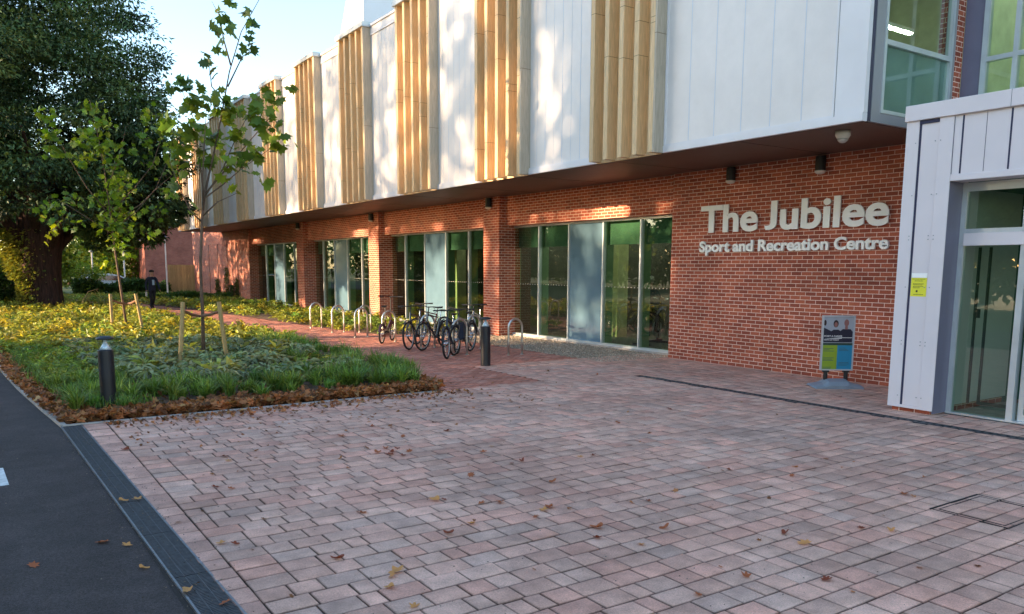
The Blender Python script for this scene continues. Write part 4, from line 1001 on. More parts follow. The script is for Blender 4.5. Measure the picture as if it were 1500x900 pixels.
# hellebore like leaves in the middle
n_t = 400; c = bed_points(n_t, BED1, lambda x, y: (y > 13.4) & (y < 21.5) & (x > edge_l(y) + 1.3) & (x < edge_r(y) - 1.0))
k = 22; az = rng.uniform(0, 6.28, n_t * k); hh = np.repeat(rng.uniform(.14, .36, n_t), k)
C = np.concatenate([np.repeat(c, k, 0) + np.stack([np.cos(az), np.sin(az)], 1) * rng.uniform(.02, .10, (n_t * k, 1)), (hh * rng.uniform(.7, 1, n_t * k))[:, None]], 1)
D = np.stack([np.cos(az), np.sin(az), rng.uniform(-.35, .35, n_t * k)], 1)
gt = np.repeat(tints(n_t, .55, 1.5, .12), k, 0) * rng.uniform(.7, 1.35, (n_t * k, 1)) * np.array([1, 1, 1.1])
V, F, T = leaves_arrays(C, D, rng.uniform(.14, .24, len(C)), rng.uniform(.04, .075, len(C)), gt, droop=.3)
tag(np_obj('broad_leaf_plants', V, F, M['hell'], T), 'grey green long leaved plants in the middle of the planting bed', None, None, 'stuff')
# leafy ground cover, farther back and round the far bed
def cover(n_t, k, poly, cond, h, L, hue):
    c = bed_points(n_t, poly, cond); hh = np.repeat(rng.uniform(.35, 1, n_t) ** 1.3 * h, k); n = n_t * k; az = rng.uniform(0, 6.28, n); q = rng.uniform(0, 1, n)
    C = np.concatenate([np.repeat(c, k, 0) + np.stack([np.cos(az), np.sin(az)], 1) * (q * .16)[:, None], (.02 + hh * (1 - q * .6) * rng.uniform(.5, 1, n))[:, None]], 1)
    D = np.stack([np.cos(az), np.sin(az), .9 - q * 1.1 + rng.normal(0, .25, n)], 1)
    t = np.repeat(tints(n_t, .6, 1.4, .16), k, 0) * rng.uniform(.6, 1.4, (n, 1)) * np.array(hue)
    return leaves_arrays(C, D, rng.uniform(.6, 1.3, n) * L, rng.uniform(.3, .5, n) * L, t, droop=.3)
parts = [cover(1500, 40, BED1, lambda x, y: (y > 20.0 + .6 * np.sin(x * 2)) & (y < 50), .42, .15, (1.1, 1, .9)), cover(420, 34, BED1, lambda x, y: (y > 14.5) & (y < 21) & ((x < edge_l(y) + 1.7) & (x > edge_l(y) + .5)), .26, .10, (.85, .95, .8)),
         cover(1150, 40, BED2, lambda x, y: (x < 12.8) & (y < 58), .36, .14, (1.0, 1.0, .9)),
         cover(60, 26, BED1, lambda x, y: (y > 14) & (y < 21) & (x > 1.8) & (x < 6), .34, .24, (1.3, 1.2, 1.4))]
V, F, T = merge(parts); tag(np_obj('ground_cover', V, F, M['ground'], T), 'low yellow green leafy ground cover filling the beds', None, None, 'stuff')

# fallen leaves
LEAF = []
def leaf_shape(n=5, curl=.5, seed=0):
    r_ = random.Random(seed); out = [(0, 0)]; pts = []
    K = 20
    for i in range(K):
        a = 2 * math.pi * i / K; rr = .5 * (1 + .28 * math.cos(n * a)) * (1.0 if abs(a - math.pi) > .3 else .7) * (1 + r_.uniform(-.08, .08)); pts.append((rr * math.cos(a) * 1.25, rr * math.sin(a) * .85))
    V = [(0, 0, .0)] + [(x, y, curl * (y * y * 1.2 + x * x * .35 * r_.uniform(.4, 1.4))) for x, y in pts]
    return np.array(V), np.array([(0, 1 + i, 1 + (i + 1) % K) for i in range(K)])
SH = [leaf_shape(5, .5, 1), leaf_shape(3, .9, 2), leaf_shape(7, .35, 3)]
def many_leaves(name, P, size, tint, m, tilt=.5, shapes=SH):
    Vs = []; Fs = []; Ts = []; o = 0; n = len(P); ids = rng.integers(0, len(shapes), n)
    for s, (v, f) in enumerate(shapes):
        k = ids == s; q = k.sum()
        if not q: continue
        a = rng.uniform(0, 6.28, q); tx = rng.normal(0, tilt, q); ty = rng.normal(0, tilt, q)
        X = v[None] * size[k][:, None, None]
        y1 = X[..., 1] * np.cos(tx)[:, None] - X[..., 2] * np.sin(tx)[:, None]; z1 = X[..., 1] * np.sin(tx)[:, None] + X[..., 2] * np.cos(tx)[:, None]
        x2 = X[..., 0] * np.cos(ty)[:, None] + z1 * np.sin(ty)[:, None]; z2 = -X[..., 0] * np.sin(ty)[:, None] + z1 * np.cos(ty)[:, None]
        xx = x2 * np.cos(a)[:, None] - y1 * np.sin(a)[:, None]; yy = x2 * np.sin(a)[:, None] + y1 * np.cos(a)[:, None]
        V = np.stack([xx, yy, z2], -1) + P[k][:, None, :]
        Vs.append(V.reshape(-1, 3)); Fs.append((np.arange(q)[:, None, None] * len(v) + f[None]).reshape(-1, 3) + o); Ts.append(np.repeat(tint[k], len(v), 0)); o += q * len(v)
    return np_obj(name, np.concatenate(Vs), np.concatenate(Fs), m, np.concatenate(Ts))
n1 = 3600; x = rng.uniform(.9, 6.25, n1); y = 11.34 + np.abs(rng.normal(0, .30, n1)) + .03
q = np.stack([x, y, rng.uniform(.02, .09, n1)], 1)
yl = rng.uniform(11.5, 24, 1500); xl = edge_l(yl) + .03 + np.abs(rng.normal(0, .2, 1500)); q2 = np.stack([xl, yl, rng.uniform(.03, .08, 1500)], 1)
yr = rng.uniform(11.3, 12.6, 260); q3 = np.stack([edge_r(yr) - .25 + rng.normal(0, .22, 260), yr, rng.uniform(.02, .06, 260)], 1)
yb = rng.uniform(12.5, 21, 1300); q4 = np.stack([rng.uniform(1.2, 6.3, 1300), yb, rng.uniform(.04, .12, 1300)], 1)
q5 = np.stack([rng.uniform(1.3, 6.6, 420), 11.22 - np.abs(rng.normal(0, .22, 420)), rng.uniform(.008, .02, 420)], 1)
Q = np.concatenate([q, q2, q3, q4, q5]); tt = tints(len(Q), .25, 1.35, .12)
pale = rng.random(len(Q)) < .10; tt[pale] = tt[pale] * [1.3, 1.8, 2.0]
tag(many_leaves('leaf_litter', Q, rng.uniform(.05, .12, len(Q)) * np.where(Q[:, 1] < 11.24, .55, 1), tt, M['dry'], .5), 'rusty brown fallen leaves heaped along the edge of the planting bed', None, None, 'stuff')
n = 420; P = np.stack([rng.uniform(1.0, 10, n), rng.uniform(2.5, 13.5, n), np.full(n, .006)], 1)
kk = rng.random(n) < .6; P[kk, 1] = 11.2 - np.abs(rng.normal(0, 1.3, kk.sum())); P[kk, 0] = rng.uniform(1.3, 7.2, kk.sum())
tag(many_leaves('leaf_fragments', P, rng.uniform(.012, .05, n), tints(n, .3, 1.2, .1), M['dry'], .3), 'small crumbled leaf fragments scattered over the paving', None, None, 'stuff')
kinds = [('russet curled leaf lying on the paving', (1, .75, .7)), ('pale yellow curled leaf lying on the paving', (1.5, 1.9, 1.7)), ('dark red brown leaf lying on the paving', (.6, .35, .4))]
pr = []
for s in range(3):
    for c_ in range(3):
        v, f = leaf_shape([5, 3, 7][s], [.8, 1.0, .5][s], 10 + s * 3 + c_); o = np_obj('fallen_leaf', v, f, M['dry'], np.tile(np.array(kinds[c_][1]), (len(v), 1))); pr.append((o, c_)); 
LP = [(3.67, 7.75), (3.68, 7.94), (3.69, 7.54), (3.52, 7.81), (3.84, 7.68), (3.60, 7.66), (3.78, 7.86), (4.72, 7.39), (4.5, 7.21), (3.26, 5.87), (3.19, 5.9), (3.81, 5.15), (3.9, 5.19), (3.73, 4.37), (3.89, 4.56), (2.04, 4.04), (2.14, 4.54), (2.04, 4.38), (2.2, 4.6), (2.86, 5.07), (3.12, 5.18), (3.48, 5.6), (3.62, 5.53), (3.65, 5.04), (4.4, 5.81), (5.25, 6.46), (5.41, 6.43), (4.63, 6.65), (4.47, 6.61), (2.52, 5.91), (1.96, 5.03), (1.82, 7.22), (1.71, 7.35), (2.08, 8.31), (2.1, 8.51), (1.45, 5.72), (1.37, 5.79), (.97, 5.02), (1.12, 4.71), (1.05, 7.32), (.94, 7.34), (1.27, 9.42), (4.73, 8.41), (4.13, 8.42), (3.52, 8.82), (4.07, 3.27), (3.58, 3.23), (4.46, 2.94), (4.93, 3.45), (5.0, 3.67), (3.91, 4.09), (4.72, 4.86), (4.32, 4.26), (5.6, 3.42), (6.79, 3.76), (5.74, 3.26), (6.14, 5.2), (6.49, 4.72), (6.85, 7.67), (3.88, 6.44), (4.08, 9.19), (8.15, 8.03)]
LA = [(.21, 6.09), (.82, 5.63), (.80, 6.18), (.66, 6.35)]
cm = [0, 2, 1]; used = set()
for i, (x, y) in enumerate(LP + LA):
    j = rnd.randrange(9); src, c_ = pr[j]
    if i in (15, 18, 36, 10, 50, 40): src, c_ = pr[1 + 3 * (i % 3)]
    if j in used or src.name in used: o = src.copy(); COL.objects.link(o)
    else: o = src
    used.add(src.name)
    on_road = i >= len(LP)
    sc = rnd.uniform(.045, .08); o.location = (x, y, .008 if not on_road else -.012); o.rotation_euler = (rnd.uniform(-.3, .3), rnd.uniform(-.3, .3), rnd.uniform(0, 6.28)); o.scale = (sc, sc, sc)
    lab = kinds[c_][0]
    if on_road: lab = lab.replace('on the paving', 'on the asphalt road')
    tag(o, lab, 'leaf', 'fallen leaves scattered over the ground')
for o, c_ in pr:
    if o.name not in used: bpy.data.objects.remove(o)

# ================================================================== TREES
def crown(clumps, per, L, W, hue, out=.35, lo=.5, hi=1.5, flat=.7, hs=.12):
    """clumps (n,4): centre and radius; leaves on and in each clump"""
    n = len(clumps); c = np.repeat(clumps, per, 0); m = len(c)
    d = norm(rng.normal(0, 1, (m, 3))); r = rng.uniform(.35, 1.05, (m, 1)) ** .7 * c[:, 3:4]; P = c[:, :3] + d * r * [1, 1, flat]
    D = d * [1, 1, .6] + rng.normal(0, .55, (m, 3)) + [0, 0, -.12]
    t = np.repeat(tints(n, lo, hi, hs), per, 0) * rng.uniform(.65, 1.35, (m, 1)) * np.array(hue)
    return leaves_arrays(P, D, rng.uniform(.7, 1.3, m) * L, rng.uniform(.7, 1.3, m) * W, t, droop=.2)
def ell_clumps(c, rx, ry, rz_, n, r0, r1, shell=.55, lowcut=-1.):
    d = norm(rng.normal(0, 1, (n * 3, 3))); d = d[d[:, 2] > lowcut][:n]; k = rng.uniform(shell, 1, (len(d), 1)) ** .6
    return np.concatenate([np.array(c) + d * k * [rx, ry, rz_], rng.uniform(r0, r1, (len(d), 1))], 1)
def gen_tree(name, label, x, y, h, r, n_c, per, leafm, L=.3, W=.16, hue=(1, 1, 1), cut=.25, group=None, trunk_r=None, cat='tree', clr=(.9, 1.5)):
    t = thing(name, label, cat, (x, y, 0), 0, group); tr = trunk_r or h * .02
    mb = MB(); pts = [(x, y, -.1), (x + .1, y, h * .2), (x - .1, y + .1, h * .45), (x + .05, y, h * .8)]; mb.tube(pts, [tr * 1.3, tr, tr * .7, tr * .2], 9)
    for i in range(9):
        a = rnd.uniform(0, 6.28); z0 = h * rnd.uniform(cut + .02, .65); l = r * rnd.uniform(.5, .85); mb.tube([(x, y, z0), (x + l * .5 * math.cos(a), y + l * .5 * math.sin(a), z0 + l * .35), (x + l * math.cos(a), y + l * math.sin(a), z0 + l * .75)], [tr * .4, tr * .25, tr * .08], 6)
    mb.build('trunk', M['bark'], t, smooth=True)
    zc = h * (1 + cut) / 2; cl = ell_clumps((x, y, zc), r, r, h * (1 - cut) / 2, n_c, clr[0], clr[1]); V, F, T = crown(cl, per, L, W, hue)
    np_obj('crown', V, F, leafm, T, t); return t
# the big yew
YX, YY = 2.65, 42.0
yew = thing('yew_tree', 'huge dark evergreen tree with a thick fluted trunk left of the path', 'tree', (YX, YY, 0))
mb = MB(); K = 22; Z = [-.1, .3, .9, 1.8, 2.8, 3.8, 5.0, 7.0]; Rr = [.98, .80, .72, .70, .76, .86, .8, .5]; vs = []
for zi, z in enumerate(Z):
    for j in range(K):
        a = 2 * math.pi * j / K; fl = 1 + .13 * math.sin(5 * a + z * .4) + .06 * math.sin(9 * a + 1.3); rr = Rr[zi] * fl; vs.append((YX + rr * math.cos(a) + .05 * z * .3, YY + rr * math.sin(a), z))
mb.add(vs, [(i * K + j, i * K + (j + 1) % K, (i + 1) * K + (j + 1) % K, (i + 1) * K + j) for i in range(len(Z) - 1) for j in range(K)])
for a, z0, l, up in ((2.6, 2.9, 5, .5), (3.6, 3.4, 5, .7), (.4, 3.2, 5.5, .45), (1.4, 3.6, 5, .8), (5.3, 3.4, 5.0, .6), (.1, 5, 5.5, 1.0), (3.1, 5, 5, 1.1), (4.6, 4.2, 5, .9), (0., 4, 2, 3), (3.2, 4.5, 1.5, 5), (1.8, 4.6, 1.5, 5.5)):
    p = [(YX + math.cos(a) * .35, YY + math.sin(a) * .35, z0 - .8), (YX + math.cos(a) * l * .35, YY + math.sin(a) * l * .35, z0 + up * l * .3), (YX + math.cos(a) * l * .7, YY + math.sin(a) * l * .7, z0 + up * l * .55), (YX + math.cos(a) * l, YY + math.sin(a) * l, z0 + up * l * .7)]
    mb.tube(p, [.30, .20, .12, .04], 8)
mb.build('trunk', M['yewbark'], yew, smooth=True)
cl = np.concatenate([ell_clumps((YX - .3, YY, 7.8), 6.3, 6.2, 8.6, 400, .7, 1.6, .35, -.52), ell_clumps((YX - 3.0, YY + 1, 10), 4.4, 5.0, 5.0, 140, .6, 1.2, .3), ell_clumps((YX + 3.1, YY, 6.0), 3.3, 4.0, 3.2, 90, .5, .95, .3), ell_clumps((YX - 3.4, YY, 6.2), 3.6, 4.0, 2.9, 90, .5, 1.0, .3), ell_clumps((YX + 3.4, YY - 1, 4.3), 2.5, 2.6, 1.1, 34, .35, .65, .2)])
V, F, T = crown(cl, 300, .21, .08, (1, 1, 1), lo=.35, hi=2.1, flat=.42)
np_obj('crown', V, F, M['yew'], T, yew)
# ivy on the sun side of the trunk
n = 2600; z = rng.uniform(0, 3.6, n); wide = np.where(z > 1.5, .55 + .35 * (z - 1.5), .30); a = math.pi + rng.normal(.15, .55, n)
rr = .80 + rng.uniform(0, 1, n) * np.where(z > 1.4, .35 + .4 * np.clip(z - 1.4, 0, 1.4) * .6, .08)
P = np.stack([YX + rr * np.cos(a) * 1.05, YY + rr * np.sin(a), z], 1); D = np.stack([np.cos(a) - .2, np.sin(a), rng.uniform(-.9, .3, n)], 1)
V, F, T = leaves_arrays(P, D, rng.uniform(.10, .2, n), rng.uniform(.07, .13, n), tints(n, .5, 1.5, .12)); iv = np_obj('ivy', V, F, M['ivy'], T)
tag(iv, 'yellow green ivy climbing the sunlit left side of the thick trunk', 'ivy')

def young_tree(base, rdir, ppm, px0, py0, trunk, limbs, clusters, lsize, hue, name, label, dens=1.0):
    """trunk, limbs and leaf clusters given as sideways/height offsets measured against the real tree, in metres via ppm"""
    rd = Vector((rdir[0], rdir[1], 0)); dd = Vector((-rdir[1], rdir[0], 0)); B = Vector((base[0], base[1], 0))
    def W(px, py, d=0): return B + rd * ((px - px0) / ppm) + dd * d + Vector((0, 0, (py0 - py) / ppm))
    t = thing(name, label, 'tree', tuple(B))
    mb = MB(); pts = [W(a, b_, d) for a, b_, d in trunk]; n = len(pts); r0 = .042
    mb.tube(pts, [r0 * (1 - .86 * (i / (n - 1)) ** .8) for i in range(n)], 9)
    mb.lathe([(.05, -.05), (.045, 0.02), (.04, .1)], tuple(B), 9); mb.build('trunk', M['bark'], t, smooth=True)
    mb = MB(); tips = []
    for lm in limbs:
        p = [W(a, b_, d) for a, b_, d in lm]; m = len(p); mb.tube(p, [.018 * (1 - .75 * i / (m - 1)) for i in range(m)], 6)
    P = []; tn = []
    for (px, py, rx, ry, cnt, tn_) in clusters:
        c0 = W(px, py, rnd.uniform(-.3, .3))
        for i in range(int(cnt * dens) if cnt > 5 else cnt):
            q = c0 + rd * rnd.gauss(0, rx / ppm * .55) + dd * rnd.gauss(0, rx / ppm * .6) + Vector((0, 0, rnd.gauss(0, ry / ppm * .55))); P.append(q)
            g = rnd.uniform(.65, 1.35); tn.append([tn_[0] * g * rnd.uniform(.85, 1.2), tn_[1] * g, tn_[2] * g])
            if i % 3 == 0: mb.tube([c0.lerp(q, .1), c0.lerp(q, .6) - Vector((0, 0, .02)), q], .0035, 3, False)
    mb.build('branches', M['bark'], t, smooth=True)
    mv = []  # five-lobed leaf
    for a, r_ in ((180, .12), (212, .58), (245, .42), (280, .85), (305, .60), (328, .86), (345, .68), (0, 1.05), (15, .68), (32, .86), (55, .60), (80, .85), (115, .42), (148, .58)):
        a = R(a); mv.append((.5 * r_ * math.cos(a) + .0, .5 * r_ * math.sin(a), -.22 * abs(math.sin(a)) * r_ * .5 - .08 * r_ * r_ * .5))
    v = np.array([(0, 0, 0)] + mv); f = np.array([(0, 1 + i, 1 + (i + 1) % 14) for i in range(14)])
    P = np.array([tuple(p) for p in P]); s = lsize * rng.uniform(.6, 1.2, len(P)); nn = len(P)
    a = rng.uniform(0, 6.28, nn); tx = rng.normal(0, .55, nn); ty = rng.normal(.75, .45, nn)
    X = v[None] * s[:, None, None]
    y1 = X[..., 1] * np.cos(tx)[:, None] - X[..., 2] * np.sin(tx)[:, None]; z1 = X[..., 1] * np.sin(tx)[:, None] + X[..., 2] * np.cos(tx)[:, None]
    x2 = X[..., 0] * np.cos(ty)[:, None] + z1 * np.sin(ty)[:, None]; z2 = -X[..., 0] * np.sin(ty)[:, None] + z1 * np.cos(ty)[:, None]
    V = np.stack([x2 * np.cos(a)[:, None] - y1 * np.sin(a)[:, None], x2 * np.sin(a)[:, None] + y1 * np.cos(a)[:, None], z2], -1) + P[:, None, :]
    np_obj('crown', V.reshape(-1, 3), (np.arange(nn)[:, None, None] * 15 + f[None]).reshape(-1, 3), M['maple'], np.repeat(np.array(tn) * np.array(hue), 15, 0), t)
    return t
DG, YG, MG, YL = (.45, .62, 1.1), (1.0, 1.05, .7), (.7, .85, .8), (2.2, 1.7, .5)
young_tree((3.92, 17.35), (.975, -.22), 65.5, 293, 528, [(293, 528, 0), (295, 460, 0), (295, 400, 0), (300, 335, 0), (305, 300, .02), (318, 250, .05), (330, 200, .1), (343, 140, .05), (360, 88, 0), (386, 42, 0)],
    [[(300, 338, 0), (286, 325, -.1), (274, 295, -.2), (264, 262, -.25)], [(304, 308, 0), (300, 250, .15), (295, 200, .2), (281, 160, .3)], [(302, 322, 0), (303, 280, -.15), (308, 230, -.3), (312, 190, -.35)], [(306, 302, 0), (328, 270, -.1), (348, 225, -.2), (368, 190, -.3)], [(308, 298, 0), (342, 255, .2), (388, 200, .3), (426, 152, .3)],
     [(305, 306, 0), (330, 285, .3), (355, 262, .5), (400, 228, .6)], [(345, 132, 0), (338, 100, .1), (334, 70, .1), (325, 52, .1)], [(335, 180, 0), (320, 160, .1), (318, 130, .1)], [(340, 160, 0), (360, 120, 0), (372, 110, 0)], [(301, 330, 0), (320, 312, -.2), (345, 300, -.3)]],
    [(383, 36, 8, 5, 2, DG), (350, 48, 10, 6, 3, DG), (333, 58, 10, 6, 3, DG), (372, 58, 12, 6, 3, DG), (330, 78, 14, 8, 4, DG), (345, 88, 12, 8, 3, DG), (375, 85, 10, 10, 4, DG), (328, 98, 12, 8, 3, DG), (362, 105, 14, 8, 4, DG), (340, 118, 16, 8, 4, DG), (318, 128, 14, 8, 4, DG), (370, 118, 12, 6, 3, DG), (322, 142, 8, 6, 2, DG),
     (285, 165, 14, 12, 8, DG), (300, 185, 18, 14, 12, MG), (330, 180, 20, 14, 12, MG), (345, 195, 16, 12, 10, YG), (375, 185, 14, 14, 8, MG), (395, 170, 14, 12, 8, MG), (426, 152, 7, 6, 3, MG), (385, 205, 18, 14, 10, MG), (400, 225, 12, 12, 6, YG), (350, 225, 18, 12, 9, YG), (320, 225, 16, 12, 9, MG), (290, 215, 16, 14, 10, MG), (278, 245, 16, 16, 12, MG), (305, 255, 14, 12, 7, MG), (335, 262, 14, 12, 7, YG), (362, 255, 14, 12, 7, MG), (385, 282, 12, 8, 4, MG), (340, 292, 10, 8, 3, YG), (372, 240, 14, 10, 6, YG), (430, 225, 6, 6, 1, MG), (414, 238, 10, 8, 3, MG), (292, 320, 6, 6, 2, YG), (262, 215, 12, 12, 6, MG), (268, 285, 10, 10, 4, MG)],
    .34, (1.35, 1.3, 1.2), 'young_maple', 'slender young maple with sparse large leaves tied between two stakes, nearer the camera', 2.1)
young_tree((3.72, 25.7), (.99, -.14), 44.8, 187, 489, [(187, 489, 0), (182, 430, 0), (178, 380, 0), (175, 330, 0), (172, 280, .05), (166, 230, .1), (160, 192, .1)],
    [[(178, 340, 0), (150, 300, .2), (130, 260, .3), (112, 215, .3)], [(177, 330, 0), (205, 300, -.2), (228, 270, -.3), (245, 220, -.3)], [(176, 345, 0), (210, 320, .2), (240, 290, .3), (262, 270, .3)], [(178, 360, 0), (150, 340, -.3), (118, 318, -.4)], [(178, 352, 0), (205, 330, -.1), (230, 300, -.4), (250, 255, -.4)], [(174, 300, 0), (190, 260, .2), (200, 220, .3)]],
    [(162, 198, 12, 10, 14, YG), (168, 220, 16, 12, 22, YG), (150, 240, 16, 12, 18, YG), (172, 248, 16, 14, 24, YG), (145, 265, 14, 12, 14, YG), (112, 215, 12, 10, 12, YG), (110, 240, 12, 14, 14, YG), (118, 258, 10, 8, 8, YG), (180, 275, 16, 14, 24, YG), (160, 262, 10, 8, 6, YL), (188, 300, 20, 16, 34, YG), (165, 310, 16, 14, 20, MG), (188, 325, 20, 16, 34, YG), (172, 345, 18, 14, 22, YG), (190, 350, 16, 14, 16, MG), (180, 370, 14, 12, 12, YG), (178, 362, 10, 8, 5, YL),
     (128, 315, 18, 14, 16, MG), (110, 325, 14, 14, 12, MG), (120, 345, 18, 12, 12, MG), (105, 355, 12, 12, 8, YL), (235, 205, 18, 14, 24, YG), (245, 225, 20, 14, 26, YG), (225, 235, 16, 12, 14, MG), (250, 250, 16, 12, 16, MG), (225, 268, 14, 12, 9, MG), (255, 275, 14, 10, 8, MG), (240, 300, 16, 12, 9, MG), (225, 325, 16, 10, 10, MG), (200, 250, 12, 12, 8, MG), (215, 355, 14, 8, 7, MG), (165, 395, 10, 6, 5, YL), (190, 385, 10, 8, 6, YG)],
    .28, (.95, 1.12, .8), 'young_maple', 'bushy yellowing young maple tied between two stakes, farther back in the bed', 1.5)

def stakes(pts, lab):
    (ax, ay, atx, aty), (bx, by, btx, bty), h, (tx, ty) = pts
    t = thing('tree_stake_pair', lab, 'tree stakes', ((ax + bx) / 2, (ay + by) / 2, 0), 0, 'timber stakes supporting the young trees')
    for (x, y, x2, y2) in ((ax, ay, atx, aty), (bx, by, btx, bty)):
        mb = MB(); mb.tube([(x, y, -.05), (x2, y2, h)], .042, 10); mb.build('stake', M['stake'], t)
    mb = MB(); z = h - .22
    mb.tube([(atx, aty, z + .05), ((atx + tx) / 2, (aty + ty) / 2, z - .04), (tx, ty - .03, z - .1), ((btx + tx) / 2, (bty + ty) / 2, z - .06), (btx, bty, z + .02)], .03, 6)
    mb.build('strap', M['strap'], t)
stakes(((3.24, 16.35, 3.42, 16.6), (4.20, 16.5, 4.10, 16.6), 1.30, (3.86, 17.3)), 'pair of slanting timber stakes strapped round the nearer young tree')
stakes(((3.22, 24.9, 3.23, 25.0), (4.03, 24.9, 3.88, 25.0), 1.22, (3.72, 25.6)), 'pair of timber stakes strapped round the yellowing young tree farther back')
# ================================================================== BACKGROUND
# distant gabled brick building
DB = thing('brick_house', 'distant red brick gable end beyond the timber fence and lamp post', 'building', (15.5, 80, 0))
mb = MB(); gz = [(13.4, 0), (19.5, 0), (19.5, 5.0), (17.4, 6.35), (13.4, 4.3)]
n = len(gz); vs = [(x, 80, z) for x, z in gz] + [(x + 1, 95, z) for x, z in gz]
mb.add(vs, [tuple(range(n)), tuple(range(n, 2 * n))[::-1]] + [(i, n + i, n + (i + 1) % n, (i + 1) % n) for i in range(n)]); mb.build('wall', M['brick_far'], DB)
mb = MB()
for (xa, za, xb, zb) in ((13.1, 4.2, 17.4, 6.42), (17.4, 6.42, 19.8, 4.86)):
    mb.add([(xa, 79.8, za + .02), (xb, 79.8, zb + .02), (xb + 1, 95.2, zb + .02), (xa + 1, 95.2, za + .02), (xa, 79.8, za + .16), (xb, 79.8, zb + .16), (xb + 1, 95.2, zb + .16), (xa + 1, 95.2, za + .16)], [(0, 3, 2, 1), (4, 5, 6, 7), (0, 1, 5, 4), (2, 3, 7, 6), (1, 2, 6, 5), (0, 4, 7, 3)])
mb.build('roof', M['roofslate'], DB)
FN = thing('timber_fence', 'tall fence of upright timber boards at the far end of the brick wall', 'fence', (12.1, 58.5, 0))
mb = MB(); x = 11.2
while x < 12.85:
    g = rnd.uniform(.8, 1.15); mb.tint = (g, g, g); mb.box(x, x + .135, 58.46, 58.48, .05, 2.1 + rnd.uniform(-.01, .01)); x += .145
yv = 52.05
mb.build('boards', M['fence'], FN)
mb = MB(); mb.box(11.2, 12.89, 58.49, 58.54, .5, .6); mb.box(11.2, 12.89, 58.49, 58.54, 1.6, 1.7); mb.build('rail', M['fence'], FN)
def lamp(x, y, h, lab):
    t = thing('lamp_post', lab, 'lamp post', (x, y, 0), 0, 'pale lamp posts beyond the path')
    mb = MB(); mb.tube([(x, y, 0), (x, y, h)], [.055, .04], 8); mb.build('pole', M['whitemetal'], t)
    mb = MB(); mb.lathe([(.05, 0), (.17, .04), (.17, .10), (.03, .16)], (x, y, h), 14); mb.build('lantern', M['grey'], t)
lamp(10.5, 55.3, 3.75, 'thin pale lamp post in front of the distant brick gable')
lamp(9.0, 62, 4.4, 'thin pale lamp post left of the walking person, behind the hedge')
lamp(6.9, 61, 2.9, 'short pale post in the greenery right of the thick trunk')
def hedge(name, lab, x0, x1, y0, y1, h, n, hue, leafm=None, s=.14, cat='hedge'):
    t = thing(name, lab, cat, ((x0 + x1) / 2, (y0 + y1) / 2, 0))
    P = np.stack([rng.uniform(x0, x1, n), rng.uniform(y0, y1, n), rng.uniform(.02, 1, n) ** .7 * h], 1); P[:, 2] *= .82 + .18 * np.sin(P[:, 0] * 2.1 + P[:, 1]); D = rng.normal(0, 1, (n, 3)) + [0, 0, .4]
    V, F, T = leaves_arrays(P, D, rng.uniform(.7, 1.3, n) * s, rng.uniform(.4, .7, n) * s, tints(n, .5, 1.4, .12) * np.array(hue))
    np_obj('foliage', V, F, leafm or M['hedge'], T, t)
    mb = MB()
    k = max(2, int((x1 - x0 + y1 - y0) / 1.6))
    for i in range(k):
        f = (i + .5) / k; xx = x0 + (x1 - x0) * f; yy = y0 + (y1 - y0) * f; mb.tube([(xx, yy, 0), (xx + .1, yy, h * .6)], [.05, .02], 5)
    mb.build('stem', M['bark'], t)
    return t
hedge('hedge', 'clipped dark green hedge between the car and the path', 5.4, 11.1, 57.5, 58.8, 1.15, 9000, (.8, .95, .8), s=.18)
hedge('low_hedge', 'low green hedge band behind the walking person', 7.6, 12.8, 48.6, 49.6, .55, 5000, (1.1, 1.3, .9), s=.12)
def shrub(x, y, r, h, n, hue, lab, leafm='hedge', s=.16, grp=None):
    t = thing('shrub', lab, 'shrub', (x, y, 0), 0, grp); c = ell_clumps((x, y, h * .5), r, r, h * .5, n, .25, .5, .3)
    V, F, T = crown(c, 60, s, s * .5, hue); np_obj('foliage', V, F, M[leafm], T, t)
    mb = MB()
    for i in range(5):
        a = i * 1.3; mb.tube([(x, y, 0), (x + .5 * r * math.cos(a), y + .5 * r * math.sin(a), h * .7)], [.03, .01], 5)
    mb.build('stem', M['bark'], t)
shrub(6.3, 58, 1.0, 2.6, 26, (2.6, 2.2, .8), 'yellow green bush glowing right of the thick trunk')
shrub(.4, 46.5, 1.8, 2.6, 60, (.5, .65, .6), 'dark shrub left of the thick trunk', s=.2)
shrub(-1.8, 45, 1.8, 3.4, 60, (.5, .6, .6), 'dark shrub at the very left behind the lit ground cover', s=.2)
shrub(2.0, 50, 1.5, 2.0, 40, (.55, .75, .6), 'low dark shrub directly behind the thick trunk', s=.2)
